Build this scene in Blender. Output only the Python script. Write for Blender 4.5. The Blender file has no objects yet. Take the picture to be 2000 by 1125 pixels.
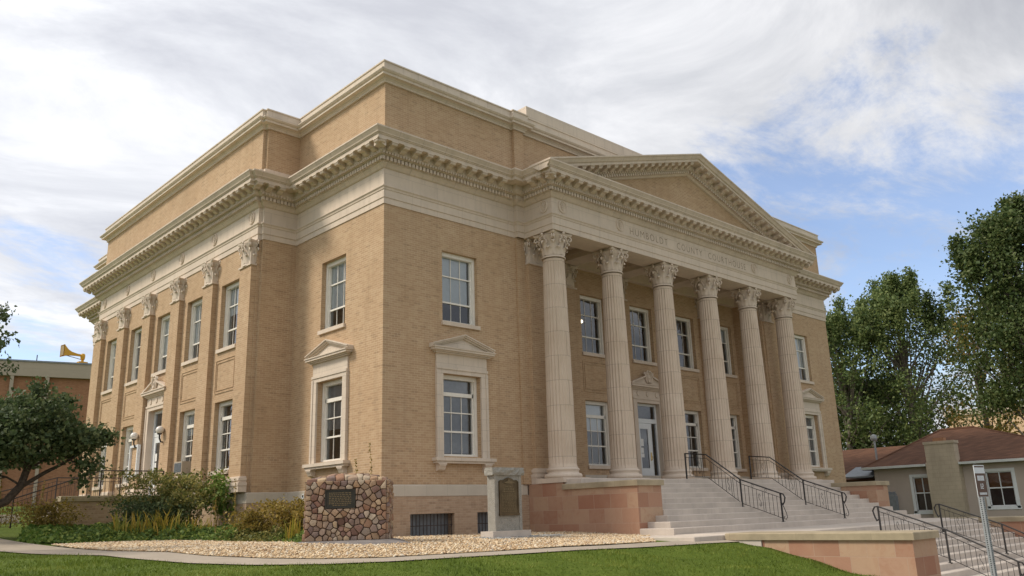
import bpy, math, random
import numpy as np
from mathutils import Vector, Matrix, Quaternion
R = math.radians
SC = bpy.context.scene
COL = SC.collection
random.seed(7)

# ------------------------------------------------------------------ camera, sky, sun, exposure
cam = bpy.data.objects.new('camera', bpy.data.cameras.new('camera'))
COL.objects.link(cam)
YAW, PITCH, ROLL, FPX = 0.7585, 0.26387, -0.03176, 1631.77
cy_, sy_, cp_, sp_ = math.cos(YAW), math.sin(YAW), math.cos(PITCH), math.sin(PITCH)
FWD = Vector((sy_*cp_, cy_*cp_, sp_)); RT = Vector((cy_, -sy_, 0)); UPV = RT.cross(FWD)
RT2 = RT*math.cos(ROLL)+UPV*math.sin(ROLL); UP2 = -RT*math.sin(ROLL)+UPV*math.cos(ROLL)
m = Matrix((RT2, UP2, -FWD)).transposed().to_4x4()
m.translation = Vector((-14.0487, -20.5307, -0.925))
cam.matrix_world = m
cam.data.sensor_width = 36.0
cam.data.lens = FPX*36.0/2000.0
cam.data.clip_start = 0.1
cam.data.clip_end = 3000
SC.camera = cam
SC.view_settings.view_transform = 'Standard'
SC.view_settings.look = 'None'
SC.view_settings.exposure = 0.45
SC.view_settings.gamma = 1.0
SC.cycles.max_bounces = 6
SC.cycles.transparent_max_bounces = 8

SUN_AZ, SUN_EL = R(-52), R(44)          # azimuth measured from +Y towards +X
sun_dir = Vector((math.sin(SUN_AZ)*math.cos(SUN_EL), math.cos(SUN_AZ)*math.cos(SUN_EL), math.sin(SUN_EL)))
sl = bpy.data.lights.new('sun', 'SUN'); sl.energy = 2.2; sl.angle = R(12); sl.color = (1.0, 0.90, 0.76)
so = bpy.data.objects.new('sun', sl); COL.objects.link(so)
so.location = (-40, 0, 60)
so.rotation_euler = sun_dir.to_track_quat('Z', 'Y').to_euler()

W_ = bpy.data.worlds.new('World'); SC.world = W_; W_.use_nodes = True
wt = W_.node_tree; wt.nodes.clear()

class NT:
    """small helper for building node trees"""
    def __init__(s, tree): s.t = tree
    def n(s, typ, ins=None, **kw):
        nd = s.t.nodes.new(typ)
        for k, v in kw.items(): setattr(nd, k, v)
        for k, v in (ins or {}).items():
            sock = nd.inputs[k]
            if isinstance(v, bpy.types.NodeSocket): s.t.links.new(v, sock)
            elif isinstance(v, tuple) and len(v) == 3 and sock.type == 'RGBA': sock.default_value = (*v, 1)
            else: sock.default_value = v
        return nd
    def m(s, op, a, b=0.0, c=None, clamp=False):
        nd = s.t.nodes.new('ShaderNodeMath'); nd.operation = op; nd.use_clamp = clamp
        for i, v in enumerate((a, b) if c is None else (a, b, c)):
            if isinstance(v, bpy.types.NodeSocket): s.t.links.new(v, nd.inputs[i])
            else: nd.inputs[i].default_value = v
        return nd.outputs[0]
    def mix(s, f, a, b, blend='MIX'):
        nd = s.t.nodes.new('ShaderNodeMix'); nd.data_type = 'RGBA'; nd.blend_type = blend
        for i, v in ((0, f), (6, a), (7, b)):
            if isinstance(v, bpy.types.NodeSocket): s.t.links.new(v, nd.inputs[i])
            elif isinstance(v, tuple): nd.inputs[i].default_value = (*v, 1)
            else: nd.inputs[i].default_value = v
        return nd.outputs[2]
    def ramp(s, f, stops, interp='LINEAR'):
        nd = s.t.nodes.new('ShaderNodeValToRGB'); nd.color_ramp.interpolation = interp
        e = nd.color_ramp.elements
        while len(e) < len(stops): e.new(0.5)
        for el, (p, c) in zip(e, stops):
            el.position = p; el.color = (*c, 1) if isinstance(c, tuple) else (c, c, c, 1)
        s.t.links.new(f, nd.inputs[0]); return nd.outputs[0]
    def noise(s, vec, scale, detail=3.0, rough=0.55, dist=0.0):
        nd = s.n('ShaderNodeTexNoise', {'Scale': scale, 'Detail': detail, 'Roughness': rough, 'Distortion': dist})
        if vec is not None: s.t.links.new(vec, nd.inputs['Vector'])
        return nd.outputs['Fac']

w = NT(wt)
sky = w.n('ShaderNodeTexSky', sky_type='NISHITA', sun_disc=False)
sky.sun_elevation = SUN_EL; sky.sun_rotation = SUN_AZ
sky.air_density = 1.0; sky.dust_density = 0.6; sky.ozone_density = 2.0
tc = w.n('ShaderNodeTexCoord')
sep = w.n('ShaderNodeSeparateXYZ', {0: tc.outputs['Generated']})
dz = w.m('ADD', w.m('MAXIMUM', sep.outputs[2], 0.0), 0.16)
px = w.m('DIVIDE', sep.outputs[0], dz); py = w.m('DIVIDE', sep.outputs[1], dz)
pv = w.n('ShaderNodeCombineXYZ', {0: px, 1: py, 2: 0.0})
rot = w.n('ShaderNodeMapping', {'Vector': pv.outputs[0], 'Rotation': (0, 0, R(22)), 'Scale': (0.8, 1.15, 1), 'Location': (3.1, 0.4, 0)})
cov = w.noise(rot.outputs[0], 0.9, 10, 0.62, 0.5)
cov2 = w.noise(rot.outputs[0], 3.2, 10, 0.68, 0.4)
# the cloud deck is thick to the west (-X) and breaks up to the east
def dirdot(v):
    v = Vector(v).normalized()
    return w.n('ShaderNodeVectorMath', {0: tc.outputs['Generated'], 1: tuple(v)}, operation='DOT_PRODUCT').outputs['Value']
gap = w.m('SMOOTH_MAX', w.m('SUBTRACT', dirdot((0.888, 0.375, 0.268)), 0.93), 0.0, 0.02)
gap = w.m('ADD', gap, w.m('MULTIPLY', w.m('SMOOTH_MAX', w.m('SUBTRACT', dirdot((0.20, 0.955, 0.215)), 0.984), 0.0, 0.006), 4.5))
base = w.m('ADD', w.m('MULTIPLY', cov, 1.2), w.m('MULTIPLY', w.m('SUBTRACT', cov2, 0.28), 1.0))
base = w.m('ADD', base, w.m('MULTIPLY', sep.outputs[0], -0.22))
base = w.m('ADD', base, 0.22)
base = w.m('SUBTRACT', base, w.m('MULTIPLY', gap, 9.5))
dens = w.n('ShaderNodeMapRange', {'Value': base, 'From Min': 0.14, 'From Max': 0.46}, interpolation_type='SMOOTHSTEP').outputs[0]
shade = w.noise(rot.outputs[0], 1.7, 10, 0.62, 0.6)
sd_ = dirdot(tuple(sun_dir)); glow = w.m('POWER', w.m('MAXIMUM', w.m('MULTIPLY_ADD', sd_, 0.5, 0.5), 0.0), 5.0)
sh2 = w.m('ADD', shade, w.m('MULTIPLY', glow, 0.0))
ccol = w.ramp(sh2, [(0.36, (5.1, 5.2, 5.6)), (0.50, (6.4, 6.5, 6.8)), (0.66, (8.6, 8.6, 8.75))])
ccol = w.mix(1.0, ccol, w.ramp(sd_, [(0.0, 0.62), (0.3, 0.80), (0.75, 0.90), (1.0, 1.02)]), 'MULTIPLY')
skyc = w.mix(1.0, sky.outputs[0], (1.25, 1.2, 1.25), 'MULTIPLY')
col = w.mix(w.m('MULTIPLY_ADD', dens, 0.82, 0.14), skyc, ccol)
bg = w.n('ShaderNodeBackground', {'Color': col, 'Strength': 0.12})
w.n('ShaderNodeOutputWorld', {0: bg.outputs[0]})

# ------------------------------------------------------------------ mesh building helpers
MATS = {}
class Fr:
    """a wall frame: u runs right along the wall, z up, d out of the wall"""
    def __init__(s, o, u, d): s.o, s.u, s.d = Vector(o), Vector(u), Vector(d)
    def p(s, u, z, d): return s.o + s.u*u + Vector((0, 0, z)) + s.d*d
FRONT = Fr((0, 0, 0), (1, 0, 0), (0, -1, 0))
LEFT = Fr((0, 0, 0), (0, -1, 0), (-1, 0, 0))

class MB:
    def __init__(s): s.v = []; s.f = []; s.smooth = False
    def add(s, vs, fs):
        b = len(s.v); s.v += [tuple(q) for q in vs]; s.f += [tuple(i+b for i in f) for f in fs]; return s
    def quad(s, a, b, c, d): return s.add([a, b, c, d], [(0, 1, 2, 3)])
    def hexa(s, p):      # 8 points: bottom ring then top ring
        return s.add(p, [(3, 2, 1, 0), (4, 5, 6, 7), (0, 1, 5, 4), (1, 2, 6, 5), (2, 3, 7, 6), (3, 0, 4, 7)])
    def box(s, x0, x1, y0, y1, z0, z1):
        return s.hexa([(x0, y0, z0), (x1, y0, z0), (x1, y1, z0), (x0, y1, z0), (x0, y0, z1), (x1, y0, z1), (x1, y1, z1), (x0, y1, z1)])
    def bbox(s, x0, x1, y0, y1, z0, z1, b=0.015):   # box with a chamfered top edge
        s.hexa([(x0, y0, z0), (x1, y0, z0), (x1, y1, z0), (x0, y1, z0), (x0, y0, z1-b), (x1, y0, z1-b), (x1, y1, z1-b), (x0, y1, z1-b)])
        return s.hexa([(x0, y0, z1-b), (x1, y0, z1-b), (x1, y1, z1-b), (x0, y1, z1-b), (x0+b, y0+b, z1), (x1-b, y0+b, z1), (x1-b, y1-b, z1), (x0+b, y1-b, z1)])
    def fbox(s, fr, u0, u1, z0, z1, d0, d1):
        P = fr.p
        return s.hexa([P(u0, z0, d1), P(u1, z0, d1), P(u1, z0, d0), P(u0, z0, d0), P(u0, z1, d1), P(u1, z1, d1), P(u1, z1, d0), P(u0, z1, d0)])
    def prism(s, fr, poly, d0, d1):   # polygon in (u,z), extruded in d
        n = len(poly); P = fr.p
        vs = [P(u, z, d1) for u, z in poly]+[P(u, z, d0) for u, z in poly]
        return s.add(vs, [tuple(range(n)), tuple(range(2*n-1, n-1, -1))]+[((i+1) % n, i, n+i, n+(i+1) % n) for i in range(n)])
    def sprism(s, fr, poly, u0, u1):   # side polygon in (d,z), extruded along u
        n = len(poly); P = fr.p
        vs = [P(u0, z, d) for d, z in poly]+[P(u1, z, d) for d, z in poly]
        return s.add(vs, [tuple(range(n)), tuple(range(2*n-1, n-1, -1))]+[((i+1) % n, i, n+i, n+(i+1) % n) for i in range(n)])
    def tube(s, pts, r, n=6, cap=True):
        pts = [Vector(p) for p in pts]; rr = r if isinstance(r, (list, tuple)) else [r]*len(pts)
        vs = []; prev = None
        for i, p in enumerate(pts):
            t = (pts[min(i+1, len(pts)-1)]-pts[max(i-1, 0)])
            if t.length < 1e-9: t = Vector((0, 0, 1))
            t.normalize()
            a = prev if prev is not None else (Vector((0, 0, 1)) if abs(t.z) < 0.9 else Vector((1, 0, 0)))
            a = (a - t*a.dot(t)); a.normalize(); prev = a
            b = t.cross(a)
            for k in range(n):
                th = 2*math.pi*k/n+math.pi/n
                vs.append(p+(a*math.cos(th)+b*math.sin(th))*rr[i])
        fs = []
        for i in range(len(pts)-1):
            for k in range(n):
                fs.append((i*n+k, i*n+(k+1) % n, (i+1)*n+(k+1) % n, (i+1)*n+k))
        if cap: fs += [tuple(range(n-1, -1, -1)), tuple((len(pts)-1)*n+k for k in range(n))]
        return s.add(vs, fs)
    def lathe(s, c, prof, n=24, fl=None):   # prof list of (r,z); closed top and bottom
        c = Vector(c); vs = []
        for r, z in prof:
            for k in range(n):
                th = 2*math.pi*k/n
                vs.append(c+Vector((r*math.cos(th), r*math.sin(th), z)))
        fs = [(i*n+k, i*n+(k+1) % n, (i+1)*n+(k+1) % n, (i+1)*n+k) for i in range(len(prof)-1) for k in range(n)]
        fs += [tuple(range(n-1, -1, -1)), tuple((len(prof)-1)*n+k for k in range(n))]
        return s.add(vs, fs)
    def build(s, name, mat, parent=None, smooth=None, angle=40):
        me = bpy.data.meshes.new(name)
        me.from_pydata(s.v, [], s.f); me.update()
        me.materials.append(MATS[mat] if isinstance(mat, str) else mat)
        if smooth if smooth is not None else s.smooth:
            me.polygons.foreach_set('use_smooth', [True]*len(me.polygons))
            try: me.set_sharp_from_angle(angle=R(angle))
            except Exception: pass
        o = bpy.data.objects.new(name, me); COL.objects.link(o)
        if parent is not None: put(o, parent)
        return o

def world_of(o):
    M = o.matrix_basis.copy()
    return (world_of(o.parent) @ o.matrix_parent_inverse @ M) if o.parent else M
def put(o, parent):
    o.parent = parent
    o.matrix_parent_inverse = world_of(parent).inverted()
def root(name, label, cat, loc=(0, 0, 0), group=None):
    o = bpy.data.objects.new(name, None); COL.objects.link(o)
    o.location = loc; o.empty_display_size = 0.3
    return tag(o, label, cat, group)
def tag(o, label, cat=None, group=None, kind=None):
    if label: o['label'] = label
    if cat: o['category'] = cat
    if group: o['group'] = group
    if kind: o['kind'] = kind
    return o
def struct(o, label=None, cat=None):
    o['kind'] = 'structure'
    return tag(o, label, cat)
def np_mesh(name, verts, faces, mat, parent=None):
    """verts (N,3) float array, faces (M,k) int array"""
    me = bpy.data.meshes.new(name); k = faces.shape[1]
    me.vertices.add(len(verts)); me.vertices.foreach_set('co', np.asarray(verts, np.float32).ravel())
    me.loops.add(faces.size); me.loops.foreach_set('vertex_index', faces.astype(np.int32).ravel())
    me.polygons.add(len(faces)); me.polygons.foreach_set('loop_start', np.arange(0, faces.size, k, dtype=np.int32))
    me.update(calc_edges=True); me.validate()
    me.materials.append(MATS[mat])
    o = bpy.data.objects.new(name, me); COL.objects.link(o)
    if parent is not None: put(o, parent)
    return o

# ------------------------------------------------------------------ materials
def mat(name, rough=0.8, spec=0.3, metal=0.0):
    M = bpy.data.materials.new(name); M.use_nodes = True
    t = M.node_tree; b = t.nodes['Principled BSDF']
    b.inputs['Roughness'].default_value = rough; b.inputs['Metallic'].default_value = metal
    b.inputs['Specular IOR Level'].default_value = spec
    MATS[name] = M
    return NT(t), b
def setc(k, b, c): k.t.links.new(c, b.inputs['Base Color'])
def bump(k, b, h, strength=0.3, dist=0.01):
    nd = k.n('ShaderNodeBump', {'Strength': strength, 'Distance': dist, 'Height': h})
    k.t.links.new(nd.outputs[0], b.inputs['Normal'])
def objco(k): return k.n('ShaderNodeTexCoord').outputs['Object']
def wallco(k):
    """planar coordinates on upright walls: (x or y, z)"""
    g = k.n('ShaderNodeNewGeometry'); c = objco(k)
    sn = k.n('ShaderNodeSeparateXYZ', {0: g.outputs['True Normal']}); sc = k.n('ShaderNodeSeparateXYZ', {0: c})
    ay = k.m('GREATER_THAN', k.m('ABSOLUTE', sn.outputs[0]), 0.7)
    u = k.m('ADD', k.m('MULTIPLY', sc.outputs[1], ay), k.m('MULTIPLY', sc.outputs[0], k.m('SUBTRACT', 1.0, ay)))
    return k.n('ShaderNodeCombineXYZ', {0: u, 1: sc.outputs[2], 2: 0.0}).outputs[0], c
def brick(k, v, w, h, mort=0.006, off=0.5, c1=0.0, c2=1.0, smooth=0.1):
    nd = k.n('ShaderNodeTexBrick', {'Vector': v, 'Scale': 1.0, 'Brick Width': w, 'Row Height': h, 'Mortar Size': mort, 'Mortar Smooth': smooth, 'Bias': 0.0,
             'Color1': (c1, c1, c1), 'Color2': (c2, c2, c2), 'Mortar': (0.5, 0.5, 0.5)})
    nd.offset = off
    return nd.outputs['Color'], nd.outputs['Fac']

def brick_mat(name, lo, mid, hi, mortar, stain=0.25, pink=None):
    k, b = mat(name, 0.85, 0.25)
    v, c = wallco(k)
    rnd, fac = brick(k, v, 0.215, 0.0715, 0.006)
    big = k.noise(c, 0.35, 4, 0.6)
    fine = k.noise(c, 9.0, 3)
    f = k.m('ADD', k.m('MULTIPLY', rnd, 0.55), k.m('MULTIPLY', fine, 0.45))
    colr = k.ramp(f, [(0.05, lo), (0.5, mid), (1.0, hi)])
    # odd lighter or darker bricks, rows in patches
    odd, _ = brick(k, k.n('ShaderNodeMapping', {'Vector': v, 'Location': (7.31, 3.36, 0)}).outputs[0], 0.215, 0.0715, 0.0)
    colr = k.mix(k.m('MULTIPLY', k.m('GREATER_THAN', odd, 0.93), 0.4), colr, hi)
    colr = k.mix(k.m('MULTIPLY', k.m('LESS_THAN', odd, 0.05), 0.35), colr, tuple(x*0.6 for x in lo))
    mfac = k.m('MULTIPLY', fac, k.ramp(k.noise(c, 0.8, 3), [(0.35, 0.4), (0.65, 1.0)]))
    colr = k.mix(mfac, colr, mortar)
    colr = k.mix(k.m('MULTIPLY', k.ramp(big, [(0.4, 0.0), (0.75, 1.0)]), stain), colr, tuple(x*0.72 for x in mid))
    strk = k.noise(k.n('ShaderNodeMapping', {'Vector': c, 'Scale': (4.0, 4.0, 0.25)}).outputs[0], 1.0, 5, 0.6)
    colr = k.mix(k.m('MULTIPLY', k.ramp(strk, [(0.50, 0.0), (0.75, 1.0)]), 0.28), colr, tuple(x*0.62 for x in mid))
    setc(k, b, colr)
    bump(k, b, k.m('SUBTRACT', k.m('MULTIPLY', fine, 0.5), fac), 0.6, 0.008)
brick_mat('tan_brick', (0.42, 0.28, 0.163), (0.467, 0.315, 0.187), (0.545, 0.395, 0.246), (0.64, 0.50, 0.355))
brick_mat('base_brick', (0.37, 0.25, 0.165), (0.44, 0.31, 0.21), (0.52, 0.385, 0.275), (0.52, 0.41, 0.30))
brick_mat('orange_brick', (0.28, 0.135, 0.072), (0.34, 0.17, 0.092), (0.40, 0.21, 0.115), (0.36, 0.23, 0.15))

def stone_mat(name, colr, var=0.1, jw=None, jh=None, stain=0.35, rough=0.75, joint=0.004):
    k, b = mat(name, rough, 0.3)
    v, c = wallco(k)
    n1 = k.noise(c, 1.3, 5, 0.6); n2 = k.noise(c, 22.0, 3)
    streak = k.noise(k.n('ShaderNodeMapping', {'Vector': c, 'Scale': (6, 6, 0.5)}).outputs[0], 1.0, 4, 0.6)
    base = k.ramp(n1, [(0.3, tuple(x*(1-var) for x in colr)), (0.7, tuple(min(1, x*(1+var)) for x in colr))])
    base = k.mix(k.m('MULTIPLY', k.ramp(streak, [(0.5, 0.0), (0.78, 1.0)]), stain), base, tuple(x*0.62 for x in colr))
    base = k.mix(k.m('MULTIPLY', n2, 0.22), base, tuple(x*0.8 for x in colr))
    h = n2
    if jw:
        rnd, fac = brick(k, v, jw, jh, joint, 0.5)
        base = k.mix(k.m('MULTIPLY', rnd, 0.10), base, tuple(x*0.72 for x in colr))
        base = k.mix(k.m('MULTIPLY', fac, 0.6), base, tuple(x*0.42 for x in colr))
        h = k.m('SUBTRACT', k.m('MULTIPLY', n2, 0.4), fac)
    setc(k, b, base); bump(k, b, h, 0.35, 0.006)
CREAM = (0.645, 0.54, 0.435)
stone_mat('cream', CREAM, 0.08, 1.05, 1.2)
stone_mat('cream_plain', CREAM, 0.08)
stone_mat('cream_cornice', CREAM, 0.10, 0.92, 7.0, 0.5, 0.75, 0.006)
stone_mat('cream_block', (0.65, 0.555, 0.45), 0.08, 0.62, 0.34)
stone_mat('band', (0.55, 0.49, 0.40), 0.07, 0.8, 0.5, 0.15)
stone_mat('concrete', (0.56, 0.49, 0.42), 0.12, None, None, 0.3, 0.85)
stone_mat('path_concrete', (0.37, 0.315, 0.25), 0.12, None, None, 0.1, 0.9)
stone_mat('cap_stone', (0.37, 0.305, 0.205), 0.3, 1.9, 4.0, 0.3, 0.85)
stone_mat('grey_block', (0.46, 0.385, 0.285), 0.12, 0.42, 0.21, 0.4, 0.9)
stone_mat('stucco', (0.47, 0.395, 0.335), 0.05, None, None, 0.12, 0.9)
stone_mat('parapet_cream', (0.42, 0.36, 0.28), 0.04, 6.0, 4.0, 0.1, 0.9)
stone_mat('beige_wall', (0.60, 0.42, 0.27), 0.06, None, None, 0.1, 0.9)

def column_mat():
    k, b = mat('column_terracotta', 0.72, 0.3)
    c = objco(k)
    s = k.n('ShaderNodeSeparateXYZ', {0: c})
    a = k.m('MULTIPLY', k.m('ARCTAN2', s.outputs[1], s.outputs[0]), 0.45)
    v = k.n('ShaderNodeCombineXYZ', {0: a, 1: s.outputs[2], 2: 0.0}).outputs[0]
    rnd, fac = brick(k, v, 0.7068, 0.84, 0.007, 0.5)
    g = k.n('ShaderNodeObjectInfo').outputs['Random']
    n1 = k.noise(k.n('ShaderNodeVectorMath', {0: c, 1: g}, operation='ADD').outputs[0], 1.1, 4); n2 = k.noise(c, 24.0, 3)
    base = k.ramp(n1, [(0.3, (0.56, 0.45, 0.345)), (0.7, (0.66, 0.55, 0.44))])
    base = k.mix(k.m('MULTIPLY', rnd, 0.16), base, (0.48, 0.36, 0.25))
    base = k.mix(k.m('MULTIPLY', fac, 0.65), base, (0.22, 0.16, 0.11))
    setc(k, b, base); bump(k, b, k.m('SUBTRACT', k.m('MULTIPLY', n2, 0.4), fac), 0.35, 0.006)
column_mat()

def redstone():
    k, b = mat('red_sandstone', 0.85, 0.2)
    v, c = wallco(k)
    rnd, fac = brick(k, v, 0.66, 0.43, 0.007, 0.37)
    n1 = k.noise(c, 2.4, 6, 0.62, 1.6); n2 = k.noise(c, 16.0, 4); n3 = k.noise(c, 0.9, 3)
    f = k.m('ADD', k.m('MULTIPLY', rnd, 0.86), k.m('MULTIPLY', n1, 0.14))
    base = k.ramp(f, [(0.12, (0.34, 0.17, 0.11)), (0.28, (0.38, 0.205, 0.135)), (0.42, (0.43, 0.265, 0.18)), (0.55, (0.35, 0.19, 0.125)), (0.70, (0.46, 0.315, 0.21)), (0.86, (0.39, 0.225, 0.15)), (1.0, (0.48, 0.35, 0.25))], 'LINEAR')
    base = k.mix(k.m('MULTIPLY', k.ramp(n1, [(0.52, 0.0), (0.6, 1.0)]), 0.3), base, (0.36, 0.18, 0.11))
    base = k.mix(k.m('MULTIPLY', k.ramp(n3, [(0.5, 0.0), (0.7, 1.0)]), 0.25), base, (0.52, 0.36, 0.24))
    base = k.mix(k.m('MULTIPLY', fac, 0.7), base, (0.45, 0.33, 0.25))
    setc(k, b, base); bump(k, b, k.m('SUBTRACT', k.m('ADD', k.m('MULTIPLY', n2, 0.5), n1), fac), 0.4, 0.012)
redstone()

def plain(name, colr, rough=0.6, spec=0.4, metal=0.0, var=0.12, scale=6.0):
    k, b = mat(name, rough, spec, metal)
    n1 = k.noise(objco(k), scale, 4)
    setc(k, b, k.ramp(n1, [(0.3, tuple(x*(1-var) for x in colr)), (0.7, tuple(min(1, x*(1+var)) for x in colr))]))
    return k, b
plain('white_paint', (0.80, 0.76, 0.68), 0.45, 0.4, 0, 0.05)
plain('white_metal', (0.70, 0.72, 0.72), 0.4, 0.4, 0, 0.04)
plain('black_iron', (0.022, 0.019, 0.018), 0.5, 0.5, 0, 0.3)
plain('dark_iron', (0.055, 0.04, 0.035), 0.6, 0.4, 0, 0.3)
plain('brass', (0.55, 0.36, 0.10), 0.3, 0.5, 1.0, 0.1)
plain('galvanised', (0.33, 0.345, 0.35), 0.45, 0.5, 0.5, 0.15, 20)
plain('hole', (0.012, 0.012, 0.012), 0.8, 0.1)
plain('interior', (0.16, 0.15, 0.14), 0.9, 0.1)
plain('blind_grey', (0.27, 0.27, 0.28), 0.7, 0.2, 0, 0.1)
plain('blind', (0.74, 0.75, 0.76), 0.7, 0.2, 0, 0.05)
plain('room_shade', (0.035, 0.038, 0.045), 0.8, 0.2, 0, 0.2)  # near-black tone that stands in for the shade inside a room
plain('yellow_paint', (0.62, 0.33, 0.02), 0.5, 0.4, 0, 0.08)
plain('paper', (0.74, 0.73, 0.70), 0.7, 0.2, 0, 0.04)
plain('sign_brown', (0.105, 0.05, 0.03), 0.5, 0.4, 0, 0.05)
plain('opal_glass', (0.72, 0.68, 0.62), 0.25, 0.5, 0, 0.03)
plain('engraved', (0.27, 0.205, 0.145), 0.9, 0.2)
plain('roof_felt', (0.20, 0.18, 0.16), 0.9, 0.2)
plain('slate_slab', (0.20, 0.18, 0.17), 0.85, 0.3, 0, 0.25, 4)
plain('bark', (0.085, 0.065, 0.05), 0.9, 0.2, 0, 0.4, 14)
plain('bark_grey', (0.19, 0.165, 0.135), 0.9, 0.2, 0, 0.35, 10)
plain('dry_stem', (0.34, 0.25, 0.11), 0.9, 0.1, 0, 0.2, 10)
plain('orange_blind', (0.17, 0.055, 0.016), 0.8, 0.2, 0, 0.3, 3)
plain('lead_grey', (0.22, 0.24, 0.26), 0.5, 0.4, 0.2, 0.15)
plain('rubber_dark', (0.03, 0.03, 0.035), 0.7, 0.3)

k, b = mat('bronze', 0.42, 0.5, 0.75)
c = objco(k); n1 = k.noise(c, 5.0, 4)
setc(k, b, k.ramp(n1, [(0.3, (0.075, 0.052, 0.028)), (0.7, (0.14, 0.10, 0.055))]))
plain('dark_bronze', (0.035, 0.033, 0.024), 0.5, 0.4, 0.2, 0.2)
plain('horn_grey', (0.30, 0.22, 0.10), 0.6, 0.3)
k, b = mat('bronze_letters', 0.35, 0.5, 0.8)
setc(k, b, k.ramp(k.noise(objco(k), 60.0, 2), [(0.3, (0.14, 0.10, 0.055)), (0.7, (0.22, 0.165, 0.09))]))

k, b = mat('granite', 0.8, 0.3)
c = objco(k); n1 = k.noise(c, 70.0, 3); n2 = k.noise(c, 9.0, 4)
setc(k, b, k.mix(0.4, k.ramp(n1, [(0.35, (0.17, 0.16, 0.14)), (0.6, (0.36, 0.34, 0.30))]), k.ramp(n2, [(0.3, (0.27, 0.26, 0.22)), (0.7, (0.42, 0.40, 0.35))])))
bump(k, b, k.m('ADD', n1, n2), 0.7, 0.02)

k, b = mat('glass', 0.03, 0.5)
nt = k.t
gl = k.n('ShaderNodeBsdfGlossy', {'Color': (0.95, 0.97, 1.0), 'Roughness': 0.015})
tr = k.n('ShaderNodeBsdfTransparent', {'Color': (0.84, 0.87, 0.88)})
fr = k.n('ShaderNodeFresnel', {'IOR': 1.55})
wob = k.n('ShaderNodeBump', {'Strength': 0.12, 'Distance': 0.02, 'Height': k.noise(objco(k), 1.7, 2)})
nt.links.new(wob.outputs[0], gl.inputs['Normal'])
ms = k.n('ShaderNodeMixShader', {0: k.m('MULTIPLY_ADD', fr.outputs[0], 1.5, 0.03, True)})
nt.links.new(tr.outputs[0], ms.inputs[1]); nt.links.new(gl.outputs[0], ms.inputs[2])
nt.links.new(ms.outputs[0], nt.nodes['Material Output'].inputs[0]); nt.nodes.remove(b)

k, b = mat('lamp_glow', 0.4); b.inputs['Base Color'].default_value = (0.9, 0.8, 0.6, 1)
b.inputs['Emission Color'].default_value = (1.0, 0.82, 0.55, 1); b.inputs['Emission Strength'].default_value = 3.0

k, b = mat('fieldstone', 0.85, 0.25)
c = k.n('ShaderNodeVectorMath', {0: objco(k), 1: k.n('ShaderNodeTexNoise', {'Vector': objco(k), 'Scale': 3.0}).outputs['Color']}, operation='ADD')
isl = k.n('ShaderNodeNewGeometry').outputs['Random Per Island']
n2 = k.noise(objco(k), 14.0, 5, 0.65)
base = k.ramp(isl, [(0.0, (0.15, 0.095, 0.085)), (0.1, (0.30, 0.16, 0.10)), (0.25, (0.44, 0.30, 0.18)), (0.4, (0.27, 0.20, 0.155)), (0.55, (0.52, 0.39, 0.24)), (0.7, (0.18, 0.13, 0.125)), (0.82, (0.56, 0.47, 0.34)), (0.92, (0.36, 0.24, 0.17)), (1.0, (0.30, 0.17, 0.13))])
base = k.mix(k.m('MULTIPLY', n2, 0.45), base, (0.20, 0.12, 0.09))
setc(k, b, base); bump(k, b, n2, 0.6, 0.03)
plain('stone_mortar', (0.085, 0.055, 0.038), 0.95, 0.1, 0, 0.2, 12)

k, b = mat('shingle', 0.9, 0.2)
c = objco(k); s = k.n('ShaderNodeSeparateXYZ', {0: c})
v = k.n('ShaderNodeCombineXYZ', {0: k.m('ADD', s.outputs[1], s.outputs[0]), 1: k.m('MULTIPLY', s.outputs[2], 1.0), 2: 0.0}).outputs[0]
rnd, fac = brick(k, v, 0.33, 0.085, 0.006, 0.5)
n1 = k.noise(c, 1.1, 4)
base = k.ramp(k.m('ADD', k.m('MULTIPLY', rnd, 0.6), k.m('MULTIPLY', n1, 0.4)), [(0.1, (0.085, 0.042, 0.026)), (0.9, (0.15, 0.075, 0.045))])
base = k.mix(k.m('MULTIPLY', fac, 0.6), base, (0.05, 0.028, 0.02))
setc(k, b, base); bump(k, b, k.m('SUBTRACT', rnd, fac), 0.4, 0.01)

def leaf_mat(name, stops, rough=0.55, trans=0.35, nscale=0.55, nw=0.35):
    k, b = mat(name, rough, 0.3)
    g = k.n('ShaderNodeNewGeometry')
    n1 = k.ramp(k.noise(objco(k), nscale, 4), [(0.25, 0.0), (0.75, 1.0)]) if nw > 0.4 else k.noise(objco(k), nscale, 3)
    f = k.m('ADD', k.m('MULTIPLY', g.outputs['Random Per Island'], 1-nw), k.m('MULTIPLY', n1, nw))
    colr = k.ramp(f, stops)
    setc(k, b, colr)
    t = k.n('ShaderNodeBsdfTranslucent', {'Color': colr})
    mx = k.n('ShaderNodeMixShader', {0: trans})
    k.t.links.new(b.outputs[0], mx.inputs[1]); k.t.links.new(t.outputs[0], mx.inputs[2])
    k.t.links.new(mx.outputs[0], k.t.nodes['Material Output'].inputs[0])
leaf_mat('leaf_lilac', [(0.15, (0.046, 0.078, 0.029)), (0.5, (0.089, 0.128, 0.051)), (0.85, (0.180, 0.216, 0.096))])
leaf_mat('leaf_cotton', [(0.15, (0.072, 0.114, 0.038)), (0.5, (0.132, 0.187, 0.058)), (0.85, (0.262, 0.301, 0.103))])
leaf_mat('leaf_poplar', [(0.15, (0.044, 0.073, 0.022)), (0.5, (0.084, 0.127, 0.036)), (0.85, (0.169, 0.195, 0.065))])
leaf_mat('leaf_gold', [(0.15, (0.156, 0.109, 0.019)), (0.5, (0.312, 0.196, 0.031)), (0.85, (0.218, 0.203, 0.055))])
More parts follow.
